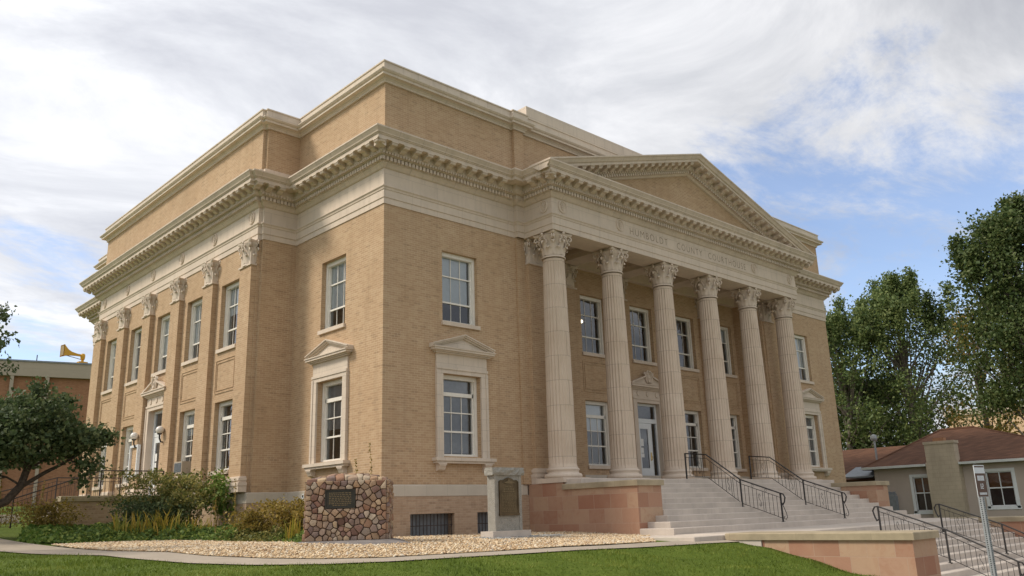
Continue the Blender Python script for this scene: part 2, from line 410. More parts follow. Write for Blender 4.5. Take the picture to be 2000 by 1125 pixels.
leaf_mat('leaf_cover', [(0.15, (0.077, 0.129, 0.035)), (0.5, (0.155, 0.244, 0.057)), (0.85, (0.380, 0.431, 0.100))])
leaf_mat('leaf_rose', [(0.15, (0.073, 0.094, 0.024)), (0.5, (0.165, 0.176, 0.045)), (0.85, (0.454, 0.392, 0.123))])
leaf_mat('leaf_weed', [(0.15, (0.124, 0.103, 0.021)), (0.5, (0.276, 0.207, 0.041)), (0.85, (0.442, 0.317, 0.083))])
leaf_mat('leaf_iris', [(0.10, (0.166, 0.207, 0.028)), (0.5, (0.345, 0.304, 0.048)), (0.85, (0.497, 0.331, 0.069))])
leaf_mat('leaf_ivy', [(0.15, (0.076, 0.151, 0.025)), (0.5, (0.168, 0.269, 0.050)), (0.85, (0.286, 0.353, 0.084))])
leaf_mat('grass_blade', [(0.15, (0.066, 0.104, 0.011)), (0.5, (0.140, 0.193, 0.022)), (0.85, (0.264, 0.289, 0.055))], 0.6, 0.3, 0.9, 0.7)

k, b = mat('lawn', 0.9, 0.15)
c = objco(k)
n1 = k.noise(c, 0.7, 4); n2 = k.noise(c, 9.0, 5, 0.7); n3 = k.noise(c, 60.0, 3, 0.7)
f = k.m('ADD', k.m('ADD', k.m('MULTIPLY', n1, 0.3), k.m('MULTIPLY', n2, 0.35)), k.m('MULTIPLY', n3, 0.35))
setc(k, b, k.ramp(f, [(0.33, (0.055, 0.09, 0.010)), (0.52, (0.10, 0.145, 0.018)), (0.68, (0.17, 0.20, 0.04))]))
bump(k, b, n3, 0.8, 0.03)
k, b = mat('gravel_bed', 0.9, 0.2)
c = objco(k)
vo = k.n('ShaderNodeTexVoronoi', {'Vector': c, 'Scale': 28.0})
setc(k, b, k.ramp(k.n('ShaderNodeSeparateXYZ', {0: vo.outputs['Color']}).outputs[0], [(0.0, (0.34, 0.22, 0.12)), (0.5, (0.54, 0.39, 0.22)), (1.0, (0.64, 0.52, 0.34))]))
bump(k, b, vo.outputs['Distance'], 0.8, 0.03)
def pebble(name, stops):
    k, b = mat(name, 0.8, 0.3)
    setc(k, b, k.ramp(k.n('ShaderNodeNewGeometry').outputs['Random Per Island'], stops))
pebble('pebble_tan', [(0.0, (0.30, 0.19, 0.11)), (0.25, (0.54, 0.38, 0.22)), (0.6, (0.66, 0.51, 0.32)), (0.85, (0.72, 0.62, 0.46)), (1.0, (0.52, 0.46, 0.38))])
pebble('pebble_grey', [(0.0, (0.16, 0.17, 0.17)), (0.5, (0.27, 0.28, 0.28)), (1.0, (0.42, 0.42, 0.40))])
k, b = mat('asphalt', 0.9, 0.2)
setc(k, b, k.ramp(k.noise(objco(k), 40.0, 3), [(0.3, (0.035, 0.035, 0.035)), (0.7, (0.07, 0.068, 0.065))]))
# ------------------------------------------------------------------ terrain
def T(x, y):
    z = -1.5
    if y > 0: z += 0.0045*min(y, 18.0)**2
    if y < -2: z -= 0.04*(-y-2)
    z -= 0.012*max(0, min(x, 30))
    if 6.3 < x < 22.3 and y < -7.9: return -4.7
    u = -y-7.2-0.25*min(1, max(0, (x-2)/3))
    if u > 0.6: z += min(1, (u-0.6)*1.5)*0.035*(math.sin(x*1.9+y*2.3+1.3*math.sin(x*0.7))+0.7*math.sin(x*0.9-y*4.1+2*math.sin(x*0.45+1)))
    if u > 0: z -= 0.2*u*u/(u+0.8) if u < 6 else 0.2*36/6.8+0.02*(u-6)
    return z
# ------------------------------------------------------------------ the courthouse
BW, BD, D1, Q, XP, PP = 28.69, 27.56, 5.49, 1.407, 5.97, 1.556
XC = BW/2
YB = 1.35                       # back wall of the portico
ZA, ZF = 8.6, 9.81              # underside of architrave, top of frieze
court = root('courthouse', 'tan brick courthouse with cream columned portico, pediment and heavy bracketed cornice', 'courthouse', (XC, BD/2, -1.5))

def wall_panel(mb, fr, u0, u1, z0, z1, ops, d=0.0, rev=0.42):
    us = sorted({u0, u1, *[o[0] for o in ops], *[o[1] for o in ops]}); zs = sorted({z0, z1, *[o[2] for o in ops], *[o[3] for o in ops]})
    P = fr.p
    for i in range(len(us)-1):
        for j in range(len(zs)-1):
            um, zm = (us[i]+us[i+1])/2, (zs[j]+zs[j+1])/2
            if any(o[0] < um < o[1] and o[2] < zm < o[3] for o in ops): continue
            mb.quad(P(us[i], zs[j], d), P(us[i+1], zs[j], d), P(us[i+1], zs[j+1], d), P(us[i], zs[j+1], d))
    for a, b_, c, e in ops:
        for (p, q) in (((a, c), (b_, c)), ((b_, c), (b_, e)), ((b_, e), (a, e)), ((a, e), (a, c))):
            mb.quad(P(*p, d), P(*q, d), P(*q, d-rev), P(*p, d-rev))

def sash(mb, gl, fr, u0, u1, z0, z1, d, kind):
    """white frame and bars into mb, panes into gl; outer edge of the frame fills the opening"""
    c = 0.10
    for a, b_, e, f in ((u0, u0+c, z0, z1), (u1-c, u1, z0, z1), (u0+c, u1-c, z0, z0+0.07), (u0+c, u1-c, z1-0.13, z1)):
        mb.fbox(fr, a, b_, e, f, d-0.17, d+0.035)
    for s in (-1, 1):      # inner stop, stepped back
        a = u0+c if s < 0 else u1-c-0.045
        mb.fbox(fr, a, a+0.045, z0+0.07, z1-0.13, d-0.15, d-0.03)
    ui0, ui1, zi0, zi1 = u0+c+0.045, u1-c-0.045, z0+0.07, z1-0.13
    h = zi1-zi0
    def hbar(z, t, dd): mb.fbox(fr, ui0-0.045, ui1+0.045, z-t/2, z+t/2, d-0.13, d-0.06+dd)
    def vbars(za, zb, n=3, t=0.028):
        for i in range(1, n):
            u = ui0+(ui1-ui0)*i/n
            mb.fbox(fr, u-t/2, u+t/2, za, zb, d-0.10, d-0.078)
    if kind == 'lower':
        za = zi1-0.20*h; zb = zi0+0.30*h; zc = (za+zb)/2+0.01
        hbar(za, 0.12, 0.03); hbar(zb, 0.055, 0.008); hbar(zc, 0.035, -0.002)
        vbars(zb+0.02, za-0.06, 3, 0.02); vbars(zi0, zb-0.02, 3, 0.012)
    else:
        za = zi1-0.30*h; zb = zi0+0.29*h
        hbar(za, 0.04, -0.002); hbar(zb, 0.055, 0.008)
        vbars(za+0.02, zi1, 3, 0.024); vbars(zb+0.02, za-0.02, 3, 0.012); vbars(zi0, zb-0.02, 3, 0.016)
    P = fr.p
    gl.quad(P(ui0, zi0, d-0.095), P(ui1, zi0, d-0.095), P(ui1, zi1, d-0.095), P(ui0, zi1, d-0.095))
    return ui0, ui1, zi0, zi1

WIN = []      # every opening, by wall
def window(fr, uc, z0, z1, w_, kind, sill=True, blind=None, rec=-0.2, dark_backing=0.75, label=None):
    u0, u1 = uc-w_/2, uc+w_/2
    f = MB(); g = MB()
    ui = sash(f, g, fr, u0+0.004, u1-0.004, z0+0.004, z1-0.004, rec, kind)
    o = f.build('window', 'white_paint', court)
    if label: o['label'] = label
    g.build('pane', 'glass', o)
    if sill:
        s = MB(); s.fbox(fr, u0-0.05, u1+0.05, z0-0.13, z0, rec, 0.075); s.build('sill', 'cream_plain', o)
    if blind:
        hgt = ui[3]-ui[2]
        bl = MB(); zb = ui[3]-hgt*blind
        n = max(2, int((ui[3]-zb)/0.05))
        for i in range(n):
            za = zb+(ui[3]-zb)*i/n; zc = zb+(ui[3]-zb)*(i+1)/n
            bl.quad(fr.p(ui[0]-0.03, za, rec-0.14), fr.p(ui[1]-0.06, za, rec-0.14), fr.p(ui[1]-0.06, zc, rec-0.14), fr.p(ui[0]-0.03, zc, rec-0.14))
        bl.build('blind', 'blind_grey' if kind == 'lower' and not sill else 'blind', o)
    return o

def opening(uc, z0, z1, w_): return (uc-w_/2, uc+w_/2, z0, z1)

# window places --------------------------------------------------------------
bays = [XP+0.5+3.15*(i+0.5) for i in range(5)]           # between the columns
colx = [XP+0.5+(BW-2*XP-1)/5*i for i in range(6)]
bays = [(colx[i]+colx[i+1])/2 for i in range(5)]
pil0, pilp = D1+0.60, (BD-2*D1-1.2)/5
pily = [pil0+pilp*i for i in range(6)]
lbay = [(pily[i]+pily[i+1])/2 for i in range(5)]

E_X = 3.04
o_front = [opening(E_X, 5.12, 7.5, 1.5), opening(E_X, 0.86, 3.42, 1.56)]
o_right = [opening(BW-E_X, 5.12, 7.5, 1.5), opening(BW-E_X, 0.86, 3.42, 1.56)]
o_left = [opening(-2.9, 5.14, 7.5, 1.5), opening(-2.9, 0.84, 3.42, 1.56)]
o_leftb = [opening(-(BD-2.9), 5.14, 7.5, 1.5), opening(-(BD-2.9), 0.84, 3.42, 1.56)]
o_pav = [opening(-y, 5.1, 7.5, 1.45) for y in lbay]+[opening(-y, 0.8, 3.2, 1.45) for i, y in enumerate(lbay) if i != 2]+[opening(-lbay[2], 0.02, 3.55, 1.5)]
o_back = [opening(x, 5.2, 7.6, 1.5) for x in bays]+[opening(x, 0.78, 3.3, 1.5) for i, x in enumerate(bays) if i != 2]+[opening(XC, 0.105, 3.4, 1.5)]

wb = MB()
XA = 7.0                         # where the front wall stops and the portico recess begins
wall_panel(wb, FRONT, 0, XA, 0, ZA, o_front)
wall_panel(wb, FRONT, BW-XA, BW, 0, ZA, o_right)
wall_panel(wb, LEFT, -D1, 0, 0, ZA, o_left)
wall_panel(wb, LEFT, -BD, -(BD-D1), 0, ZA, o_leftb)
PAV = Fr((-Q, 0, 0), (0, -1, 0), (-1, 0, 0))
wall_panel(wb, PAV, -(BD-D1), -(D1+0.14), 0, ZA, o_pav)
wb.quad((-Q, D1+0.14, 0), (-Q+0.13, D1+0.14, 0), (-Q+0.13, D1+0.14, ZA), (-Q, D1+0.14, ZA))
wb.quad((-Q+0.13, D1+0.14, 0), (-Q+0.13, D1, 0), (-Q+0.13, D1, ZA), (-Q+0.13, D1+0.14, ZA))
wb.quad((-Q+0.13, D1, 0), (0, D1, 0), (0, D1, ZA), (-Q+0.13, D1, ZA))
wb.quad((-Q, BD-D1, 0), (0, BD-D1, 0), (0, BD-D1, ZA), (-Q, BD-D1, ZA))
wb.quad((BW, 0, -2.4), (BW, BD, -2.4), (BW, BD, ZA), (BW, 0, ZA))
wb.quad((0, BD, -2.4), (BW, BD, -2.4), (BW, BD, ZA), (0, BD, ZA))
BACK = Fr((0, YB, 0), (1, 0, 0), (0, -1, 0))
wall_panel(wb, BACK, XA, BW-XA, 0, 9.2, o_back)
wb.quad((XA, 0, 0), (XA, YB, 0), (XA, YB, 9.2), (XA, 0, 9.2))
wb.quad((BW-XA, 0, 0), (BW-XA, YB, 0), (BW-XA, YB, 9.2), (BW-XA, 0, 9.2))
# stepped antae beside the portico and shallow brick strips
for s in (1, -1):
    def X(a): return a if s > 0 else BW-a
    for a, b_, d in ((5.60, 6.02, 0.09), (6.02, XA+0.003, 0.17)):
        x0, x1 = sorted((X(a), X(b_))); wb.box(x0, x1, -d, 0.02 if d < .1 else 0.06, 0.003, ZA+0.02 if d < .1 else 7.69)
    for yy in (0,):
        x0, x1 = sorted((X(6.1), X(6.95)))
brick_wall = wb.build('brick_wall', 'tan_brick', court)

# raised brick panel frames between the storeys
def panel(fr, uc, z0, z1, w_):
    pm = MB()
    for k_, dd in ((0, 0.022), (0.10, 0.022)):
        a, b_, c, e = uc-w_/2+k_, uc+w_/2-k_, z0+k_, z1-k_
        t = 0.035
        for (p, q, r, s) in ((a, a+t, c, e), (b_-t, b_, c, e), (a+t, b_-t, c, c+t), (a+t, b_-t, e-t, e)):
            pm.fbox(fr, p, q, r, s, -0.01, dd)
    pm.build('brick_panel', 'tan_brick', court)
for i, y in enumerate(lbay):
    if i != 2: panel(PAV, -y, 3.5, 4.72, 1.6)
for i, x in enumerate(bays):
    if i != 2: panel(BACK, x, 3.62, 4.85, 1.6)

# basement, water table band
def outline(q=Q, notch=True):
    pts = [(0, BD), (0, BD-D1), (-q, BD-D1)]
    pts += [(-q, D1+0.14), (-q+0.13, D1+0.14), (-q+0.13, D1)] if notch else [(-q, D1)]
    return pts+[(0, D1), (0, 0)]
bm_ = MB()
bas_op = [opening(1.84, -1.52, -0.845, 1.66), opening(4.42, -1.52, -0.845, 1.66)]
BASEF = Fr((0, -0.02, 0), (1, 0, 0), (0, -1, 0))
wall_panel(bm_, BASEF, -0.02, 5.9, -2.4, -0.336, bas_op, 0, 0.5)
b2 = MB(); wall_panel(b2, BASEF, BW-5.9, BW+0.02, -2.4, -0.336, [], 0); b2.build('basement_wall', 'base_brick', court)
bo = [(x-0.02 if i not in (1, 2) else x-0.02, y) for i, (x, y) in enumerate(outline())]
bo = [(-0.02, BD), (-0.02, BD-D1), (-Q-0.02, BD-D1), (-Q-0.02, D1-0.02), (-0.02, D1-0.02), (-0.02, -0.02)]
for (x0, y0), (x1, y1) in zip(bo, bo[1:]):
    bm_.quad((x0, y0, -2.4), (x1, y1, -2.4), (x1, y1, -0.336), (x0, y0, -0.336))
bm_.build('basement_wall', 'base_brick', court)
for uc in (1.84, 4.42):
    g = MB()
    for i in range(13):
        u = uc-0.80+1.60*i/12
        g.tube([(u, 0.10, -1.52), (u, 0.10, -0.86)], 0.012, 4)
    g.box(uc-0.83, uc+0.83, 0.09, 0.11, -1.20, -1.175)
    o = g.build('basement_grille', 'dark_iron', court)
    g = MB(); g.box(uc-0.83, uc+0.83, 0.30, 0.33, -1.52, -0.845); g.build('pane', 'lead_grey', o)

def offset_poly(pts, e, closed=False):
    """outward is to the right of the direction of travel"""
    n = len(pts); out = []
    for i in range(n):
        p = Vector((*pts[i], 0))
        a = Vector((*pts[i-1], 0)) if (i > 0 or closed) else None
        b_ = Vector((*pts[(i+1) % n], 0)) if (i < n-1 or closed) else None
        def nrm(v): v = v.normalized(); return Vector((v.y, -v.x, 0))
        if a is None: q = p+nrm(b_-p)*e
        elif b_ is None: q = p+nrm(p-a)*e
        else:
            n1, n2 = nrm(p-a), nrm(b_-p)
            q = p+(n1+n2)*(e/(1+n1.dot(n2)))
        out.append((q.x, q.y))
    return out
def sweep(mb, pts, prof, closed=False):
    rings = [[(x, y, z) for x, y in offset_poly(pts, e, closed)] for e, z in prof]
    n = len(pts); m_ = n if closed else n-1
    b0 = len(mb.v); vs = [p for r in rings for p in r]
    fs = []
    for j in range(len(prof)-1):
        for i in range(m_):
            fs.append((j*n+i, j*n+(i+1) % n, (j+1)*n+(i+1) % n, (j+1)*n+i))
    mb.add(vs, fs)

# plan of the entablature: pavilion, corner, strip, portico, strip, far corner
STRIP = 0.17
plan_left = [(0, BD), (0, BD-D1), (-Q, BD-D1), (-Q, D1+0.14), (-Q+0.13, D1+0.14), (-Q+0.13, D1), (0, D1), (0, 0), (5.60, 0), (5.60, -STRIP), (XP, -STRIP), (XP, -PP)]
plan_right = [(BW-XP, -PP), (BW-XP, -STRIP), (BW-5.60, -STRIP), (BW-5.60, 0), (BW, 0), (BW, BD)]
plan = plan_left+plan_right
ent = MB()
sweep(ent, plan, [(0.0, ZA), (0.03, ZA), (0.03, 8.79), (0.055, 8.80), (0.055, 9.05), (0.075, 9.06), (0.085, 9.11), (0.12, 9.15), (0.12, 9.18), (0.05, 9.20)], True)
arch = ent.build('architrave', 'cream', court)
ent = MB()
sweep(ent, plan, [(0.05, 9.20), (0.04, 9.21), (0.04, ZF-0.04), (0.07, ZF-0.03)], True)
frieze = ent.build('frieze', 'cream', court)
# architrave soffit of the portico: a beam all round and beams back to the wall
pb = MB()
E = 0.025
pb.box(XP-E, BW-XP+E, -PP-E, -PP+1.0, ZA+0.004, 9.6)
for s in (0, 1):
    x0 = XP-E if s == 0 else BW-XP-0.95
    pb.box(x0, x0+0.95+E, -PP+1.002, 0.0, ZA+0.003, 9.6)
for x in colx[1:-1]:
    pb.box(x-0.42, x+0.42, -PP+1.003, YB+0.01, ZA+0.01, 9.3)
    pb.box(x-0.47, x+0.47, -PP+1.003, YB+0.01, ZA+0.18, ZA+0.26)
for x in (colx[0]+0.55, colx[-1]-0.55):
    pb.box(x-0.12, x+0.12, 0.001, YB+0.01, ZA+0.01, 9.3)
pb.box(XA-0.9, BW-XA+0.9, YB-0.22, YB+0.01, ZA+0.013, 9.3)
pb.build('portico_beam', 'cream_plain', court)
pb = MB(); pb.box(XP, BW-XP, -PP+0.3, YB+0.2, 9.0, 9.05); pb.build('portico_ceiling', 'cream_plain', court)

# main cornice
COR = [(0.07, ZF-0.035), (0.10, ZF-0.01), (0.13, 9.84), (0.19, 9.90), (0.19, 9.93), (0.225, 9.93), (0.225, 10.08), (0.30, 10.085), (0.33, 10.11), (0.39, 10.18), (0.40, 10.20), (0.40, 10.385),
       (0.74, 10.39), (0.74, 10.50), (0.765, 10.505), (0.775, 10.535), (0.80, 10.54), (0.815, 10.58), (0.87, 10.66), (0.895, 10.69), (0.895, 10.735), (0.88, 10.74)]
cor = MB()
sweep(cor, plan, COR+[(0.10, 10.90), (0.0, 10.92)], True)

def modillion(mb, fr, u, z, d0, wd=0.20, ln=0.33, h=0.19):
    s = [(d0, z-h), (d0+0.05, z-h+0.0), (d0+0.12, z-h+0.03), (d0+0.17, z-h+0.075), (d0+0.22, z-h+0.085), (d0+0.27, z-h+0.07), (d0+ln-0.02, z-h+0.085), (d0+ln, z-h+0.12), (d0+ln-0.01, z-0.035), (d0, z-0.035)]
    mb.sprism(fr, s, u-wd/2, u+wd/2)
    mb.fbox(fr, u-wd/2-0.025, u+wd/2+0.025, z-0.036, z-0.002, d0, d0+ln+0.015)
def run_orn(mb, a, b_, z=10.39, first=None):
    """dentils, egg tongues and modillions along one straight run of the plan, a -> b (outward on the right)"""
    a = Vector((*a, 0)); b_ = Vector((*b_, 0)); L = (b_-a).length; u = (b_-a)/L; d = Vector((u.y, -u.x, 0))
    return Fr(a, u, d), L
MODS = MB(); OWN = {}
def ornament(mb, a, b_, cl, cr, own=None):
    """cl, cr: +1 outer corner, -1 inner corner at either end"""
    fr, L = run_orn(mb, a, b_)
    u0, u1 = -0.225*cl-0.07*cl, L+0.225*cr+0.07*cr
    n = max(1, round((u1-u0)/0.145)); st = (u1-u0)/n
    for i in range(n):
        uc = u0+st*(i+0.5)
        mb.fbox(fr, uc-0.046, uc+0.046, 9.945, 10.068, 0.20, 0.30)
    n = max(1, round((u1-u0)/0.105)); st = (u1-u0+0.1)/n
    for i in range(n):
        uc = u0-0.05+st*(i+0.5)
        mb.fbox(fr, uc-0.032, uc+0.032, 10.10, 10.185, 0.30, 0.405)
    u0, u1 = -0.57*cl, L+0.57*cr
    n = max(1, round((u1-u0)/0.455)) ; st = (u1-u0)/n
    if u1-u0 < 0.2: return
    for i in range(n+1):
        if (i == 0 and cl < 0) or (i == n and cr < 0): continue
        modillion(MODS if own is None else own.setdefault(len(own), MB()), fr, u0+st*i, 10.39, 0.40)
segs = [(0, 1, 1, -1), (1, 2, -1, 1), (2, 3, 1, 1), (5, 6, 1, -1), (6, 7, -1, 1), (7, 8, 1, -1), (10, 11, -1, 1), (11, 12, 1, 1), (12, 13, 1, -1), (15, 16, -1, 1), (16, 17, 1, 1)]
for i, j, cl, cr in segs: ornament(cor, plan[i], plan[j], cl, cr, OWN if (i, j) in ((5, 6), (6, 7), (7, 8), (10, 11), (11, 12)) else None)
cornice = cor.build('cornice', 'cream_cornice', court)
for q in OWN.values(): q.build('modillion', 'cream_plain', cornice)
tag(MODS.build('modillion', 'cream_plain', cornice), None, None, None, 'stuff')
print('modillions', len(OWN))

# attic storey and parapet
aplan = [(0, BD), (0, BD-D1), (-Q, BD-D1), (-Q, D1+0.14), (-Q+0.13, D1+0.14), (-Q+0.13, D1), (0, D1), (0, 0), (5.62, 0), (5.62, -0.13), (6.1, -0.13), (6.1, 0.0), (BW-6.1, 0.0), (BW-6.1, -0.13), (BW-5.62, -0.13), (BW-5.62, 0), (BW, 0), (BW, BD)]
at = MB(); sweep(at, aplan, [(0.16, 10.86), (0.16, 11.06), (0.13, 11.08), (0.13, 11.19), (0.06, 11.23), (-0.01, 11.235)], True); at.build('attic_base', 'cream', court)
at = MB(); sweep(at, aplan, [(0.0, 11.2), (0.0, 12.84)], True); at.build('attic_wall', 'tan_brick', court)
at = MB()
sweep(at, aplan, [(-0.05, 12.80), (0.06, 12.80), (0.06, 12.86), (0.12, 12.93), (0.15, 12.95), (0.26, 12.955), (0.26, 13.03), (0.30, 13.05), (0.34, 13.10), (0.34, 13.13), (0.14, 13.17), (0.14, 13.47), (0.17, 13.475), (0.17, 13.52), (-0.45, 13.53), (-0.45, 12.6)], True)
at.build('parapet', 'cream_block', court)
at = MB(); at.box(6.35, BW-6.35, -0.10, 0.55, 13.3, 14.02); at.build('raised_parapet', 'cream_block', court)
rf = MB(); rf.box(0.3, BW-0.3, 0.3, BD-0.3, 12.5, 12.6); rf.box(-Q+0.3, 0.31, D1+0.4, BD-D1-0.4, 12.5, 12.59); rf.build('roof', 'roof_felt', court)

# pediment -------------------------------------------------------------------
TAN = (13.53-10.76)/(XC-(XP-0.895))
CT = math.cos(math.atan(TAN))
ZAPEX = 12.77
def zl(x): return ZAPEX-TAN*abs(x-XC)
RK = [(0.0, 0.0), (0.08, 0.02), (0.12, 0.07), (0.15, 0.08), (0.15, 0.20), (0.24, 0.205), (0.30, 0.28), (0.30, 0.43), (0.70, 0.435), (0.70, 0.53), (0.75, 0.545), (0.81, 0.64), (0.865, 0.68), (0.865, 0.727), (-0.2, 0.74)]
FP = Fr((0, -PP, 0), (1, 0, 0), (0, -1, 0))
rk = MB()
for s in (1, -1):
    xe = XP-0.87 if s > 0 else BW-XP+0.87
    vs = []
    for e, t in RK:
        xa = xe if t > 0.40 else (XP+1.2 if s > 0 else BW-XP-1.2)
        vs += [FP.p(xa, zl(xa)+t/CT, e), FP.p(XC, zl(XC)+t/CT, e)]
    rk.add(vs, [(2*j, 2*j+1, 2*j+3, 2*j+2) for j in range(len(RK)-1)])
    rk.add([vs[2*j] for j in range(len(RK)) if RK[j][1] > 0.40], [tuple(range(sum(1 for q in RK if q[1] > 0.4)))])
    # ornament along the rake
    U = Vector((1*CT, 0, s*TAN*CT)); Nn = Vector((-s*TAN*CT, 0, CT))
    x = XP+1.0 if s > 0 else BW-XP-1.0
    def pt(xx, t, e): return Vector((xx, -PP-e, zl(xx)))+Nn*t
    n = int((XC-XP-0.9)/0.15/1.0)
    for i in range(n):
        xx = XP+2.2+i*0.145; xx = xx if s > 0 else BW-xx
        if (xx-XC)*s > -0.05: break
        a = 0.045
        rk.hexa([pt(xx, 0.09, 0.24)-U*a, pt(xx, 0.09, 0.24)+U*a, pt(xx, 0.09, 0.14)+U*a, pt(xx, 0.09, 0.14)-U*a, pt(xx, 0.195, 0.24)-U*a, pt(xx, 0.195, 0.24)+U*a, pt(xx, 0.195, 0.14)+U*a, pt(xx, 0.195, 0.14)-U*a])
        a = 0.033
        rk.hexa([pt(xx, 0.22, 0.32)-U*a, pt(xx, 0.22, 0.32)+U*a, pt(xx, 0.22, 0.2)+U*a, pt(xx, 0.22, 0.2)-U*a, pt(xx, 0.285, 0.32)-U*a, pt(xx, 0.285, 0.32)+U*a, pt(xx, 0.285, 0.2)+U*a, pt(xx, 0.285, 0.2)-U*a])
    for i in range(30):
        xx = XC-0.25-i*0.46
        if xx < XP-0.2: break
        xx = xx if s > 0 else BW-xx
        sec = [(0.30, 0.25), (0.36, 0.25), (0.44, 0.29), (0.50, 0.325), (0.58, 0.315), (0.63, 0.335), (0.65, 0.37), (0.64, 0.40), (0.30, 0.40)]
        k_ = len(sec)
        rk.add([pt(xx, t, e)-U*0.1 for e, t in sec]+[pt(xx, t, e)+U*0.1 for e, t in sec], [tuple(range(k_)), tuple(range(2*k_-1, k_-1, -1))]+[(i_, (i_+1) % k_, k_+(i_+1) % k_, k_+i_) for i_ in range(k_)])
        rk.hexa([pt(xx, 0.40, 0.67)-U*.125, pt(xx, 0.40, 0.67)+U*.125, pt(xx, 0.40, 0.3)+U*.125, pt(xx, 0.40, 0.3)-U*.125, pt(xx, 0.433, 0.67)-U*.125, pt(xx, 0.433, 0.67)+U*.125, pt(xx, 0.433, 0.3)+U*.125, pt(xx, 0.433, 0.3)-U*.125])
rk.build('pediment_cornice', 'cream_cornice', court)
tp = MB(); tp.add([FP.p(XP+0.3, 10.6, 0), FP.p(BW-XP-0.3, 10.6, 0), FP.p(XC, ZAPEX+0.1, 0)], [(0, 1, 2)]); tp.build('pediment_wall', 'tan_brick', court)
gr = MB()
for s in (1, -1):
    xe = XP-0.86 if s > 0 else BW-XP+0.86
    za, zb = zl(xe)+0.727/CT, zl(XC)+0.727/CT
    gr.hexa([(xe, -PP-0.8, za-0.05), (XC, -PP-0.8, zb-0.05), (XC, 0.0, zb-0.05), (xe, 0.0, za-0.05), (xe, -PP-0.8, za-0.012), (XC, -PP-0.8, zb-0.012), (XC, 0.0, zb-0.012), (xe, 0.0, za-0.012)])
gr.build('portico_roof', 'roof_felt', court)

# medallions and inscription ---------------------------------------------------
def medallion(fr, u, z=9.515, d=0.04):
    m_ = MB()
    n = 20; P = fr.p
    def ring(r, dd): return [P(u+r*0.92*math.cos(2*math.pi*i/n), z+r*math.sin(2*math.pi*i/n), dd) for i in range(n)]
    prof = [(0.235, d), (0.235, d+0.035), (0.20, d+0.05), (0.175, d+0.015), (0.0, d+0.012)]
    b0 = len(m_.v)
    vs = [p for r, dd in prof for p in ring(max(r, 0.001), dd)]
    m_.add(vs, [(j*n+i, j*n+(i+1) % n, (j+1)*n+(i+1) % n, (j+1)*n+i) for j in range(len(prof)-1) for i in range(n)])
    m_.fbox(fr, u-0.018, u+0.018, z-0.15, z+0.13, d, d+0.045)
    for zz, ww in ((z+0.07, 0.11), (z-0.01, 0.085), (z-0.09, 0.06)):
        m_.fbox(fr, u-ww, u-0.03, zz-0.02, zz+0.02, d, d+0.042); m_.fbox(fr, u+0.03, u+ww, zz-0.03, zz+0.015, d, d+0.042)
    m_.prism(fr, [(u-0.09, z+0.11), (u, z+0.17), (u+0.09, z+0.11), (u, z+0.13)], d, d+0.04)
    return m_.build('medallion', 'cream_plain', court)
for y in pily: medallion(PAV, -y)
for x in (colx[0], colx[1], colx[4], colx[5]): medallion(FP, x)
medallion(Fr((XP, 0, 0), (0, -1, 0), (-1, 0, 0)), 1.22)

def lettering(text, x0, x1, z, h, name='inscription', d=0.041):
    cu = bpy.data.curves.new(name, 'FONT'); cu.body = text; cu.size = 1.0; cu.extrude = 0.0; cu.space_character = 1.3; cu.offset = -0.012
    o = bpy.data.objects.new(name+'_curve', cu); COL.objects.link(o)
    bpy.context.view_layer.update()
    me = bpy.data.meshes.new_from_object(o.evaluated_get(bpy.context.evaluated_depsgraph_get()))
    bpy.data.objects.remove(o)
    xs = [v.co.x for v in me.vertices]; ys = [v.co.y for v in me.vertices]
    sx = (x1-x0)/(max(xs)-min(xs)); sz = h/(max(ys)-min(ys))
    for v in me.vertices:
        v.co = FP.p(x0+(v.co.x-min(xs))*sx, z+(v.co.y-min(ys))*sz, d+0.004)
    me.materials.clear(); me.materials.append(MATS['engraved'])
    ob = bpy.data.objects.new(name, me); COL.objects.link(ob); put(ob, court)
    return ob
LET = {'HUMBOLDT': (10.22, 12.60), 'COUNTY': (13.24, 15.0), 'COURTHOUSE': (15.46, 18.36)}
for t_, (a, b_) in LET.items(): lettering(t_, a, b_, 9.29, 0.27)

# columns ----------------------------------------------------------------------
def leaf_strip(mb, c, ang, r0, z0, h, w_, curl, sq=None):
    """an acanthus leaf hugging the bell and curling out at its tip"""
    ca, sa = math.cos(ang), math.sin(ang)
    pts = []
    prof = [(0.0, 0.0, 1.0), (0.012, 0.35, 1.05), (0.03, 0.68, 0.95), (0.075, 0.92, 0.75), (0.075+curl*0.6, 1.0, 0.55), (0.075+curl, 0.90, 0.35), (0.07+curl*0.85, 0.78, 0.12)]
    for o_, t, ww in prof:
        r = r0+o_+0.05*t*h; z = z0+h*t
        for s, rr in ((-1, -0.02), (-0.35, 0.012), (0, 0.025), (0.35, 0.012), (1, -0.02)):
            pts.append((c[0]+(r+rr)*ca-s*w_*ww/2*sa, c[1]+(r+rr)*sa+s*w_*ww/2*ca, c[2]+z))
    fs = [(i*5+k, i*5+k+1, (i+1)*5+k+1, (i+1)*5+k) for i in range(len(prof)-1) for k in range(4)]
    mb.add(pts, fs)
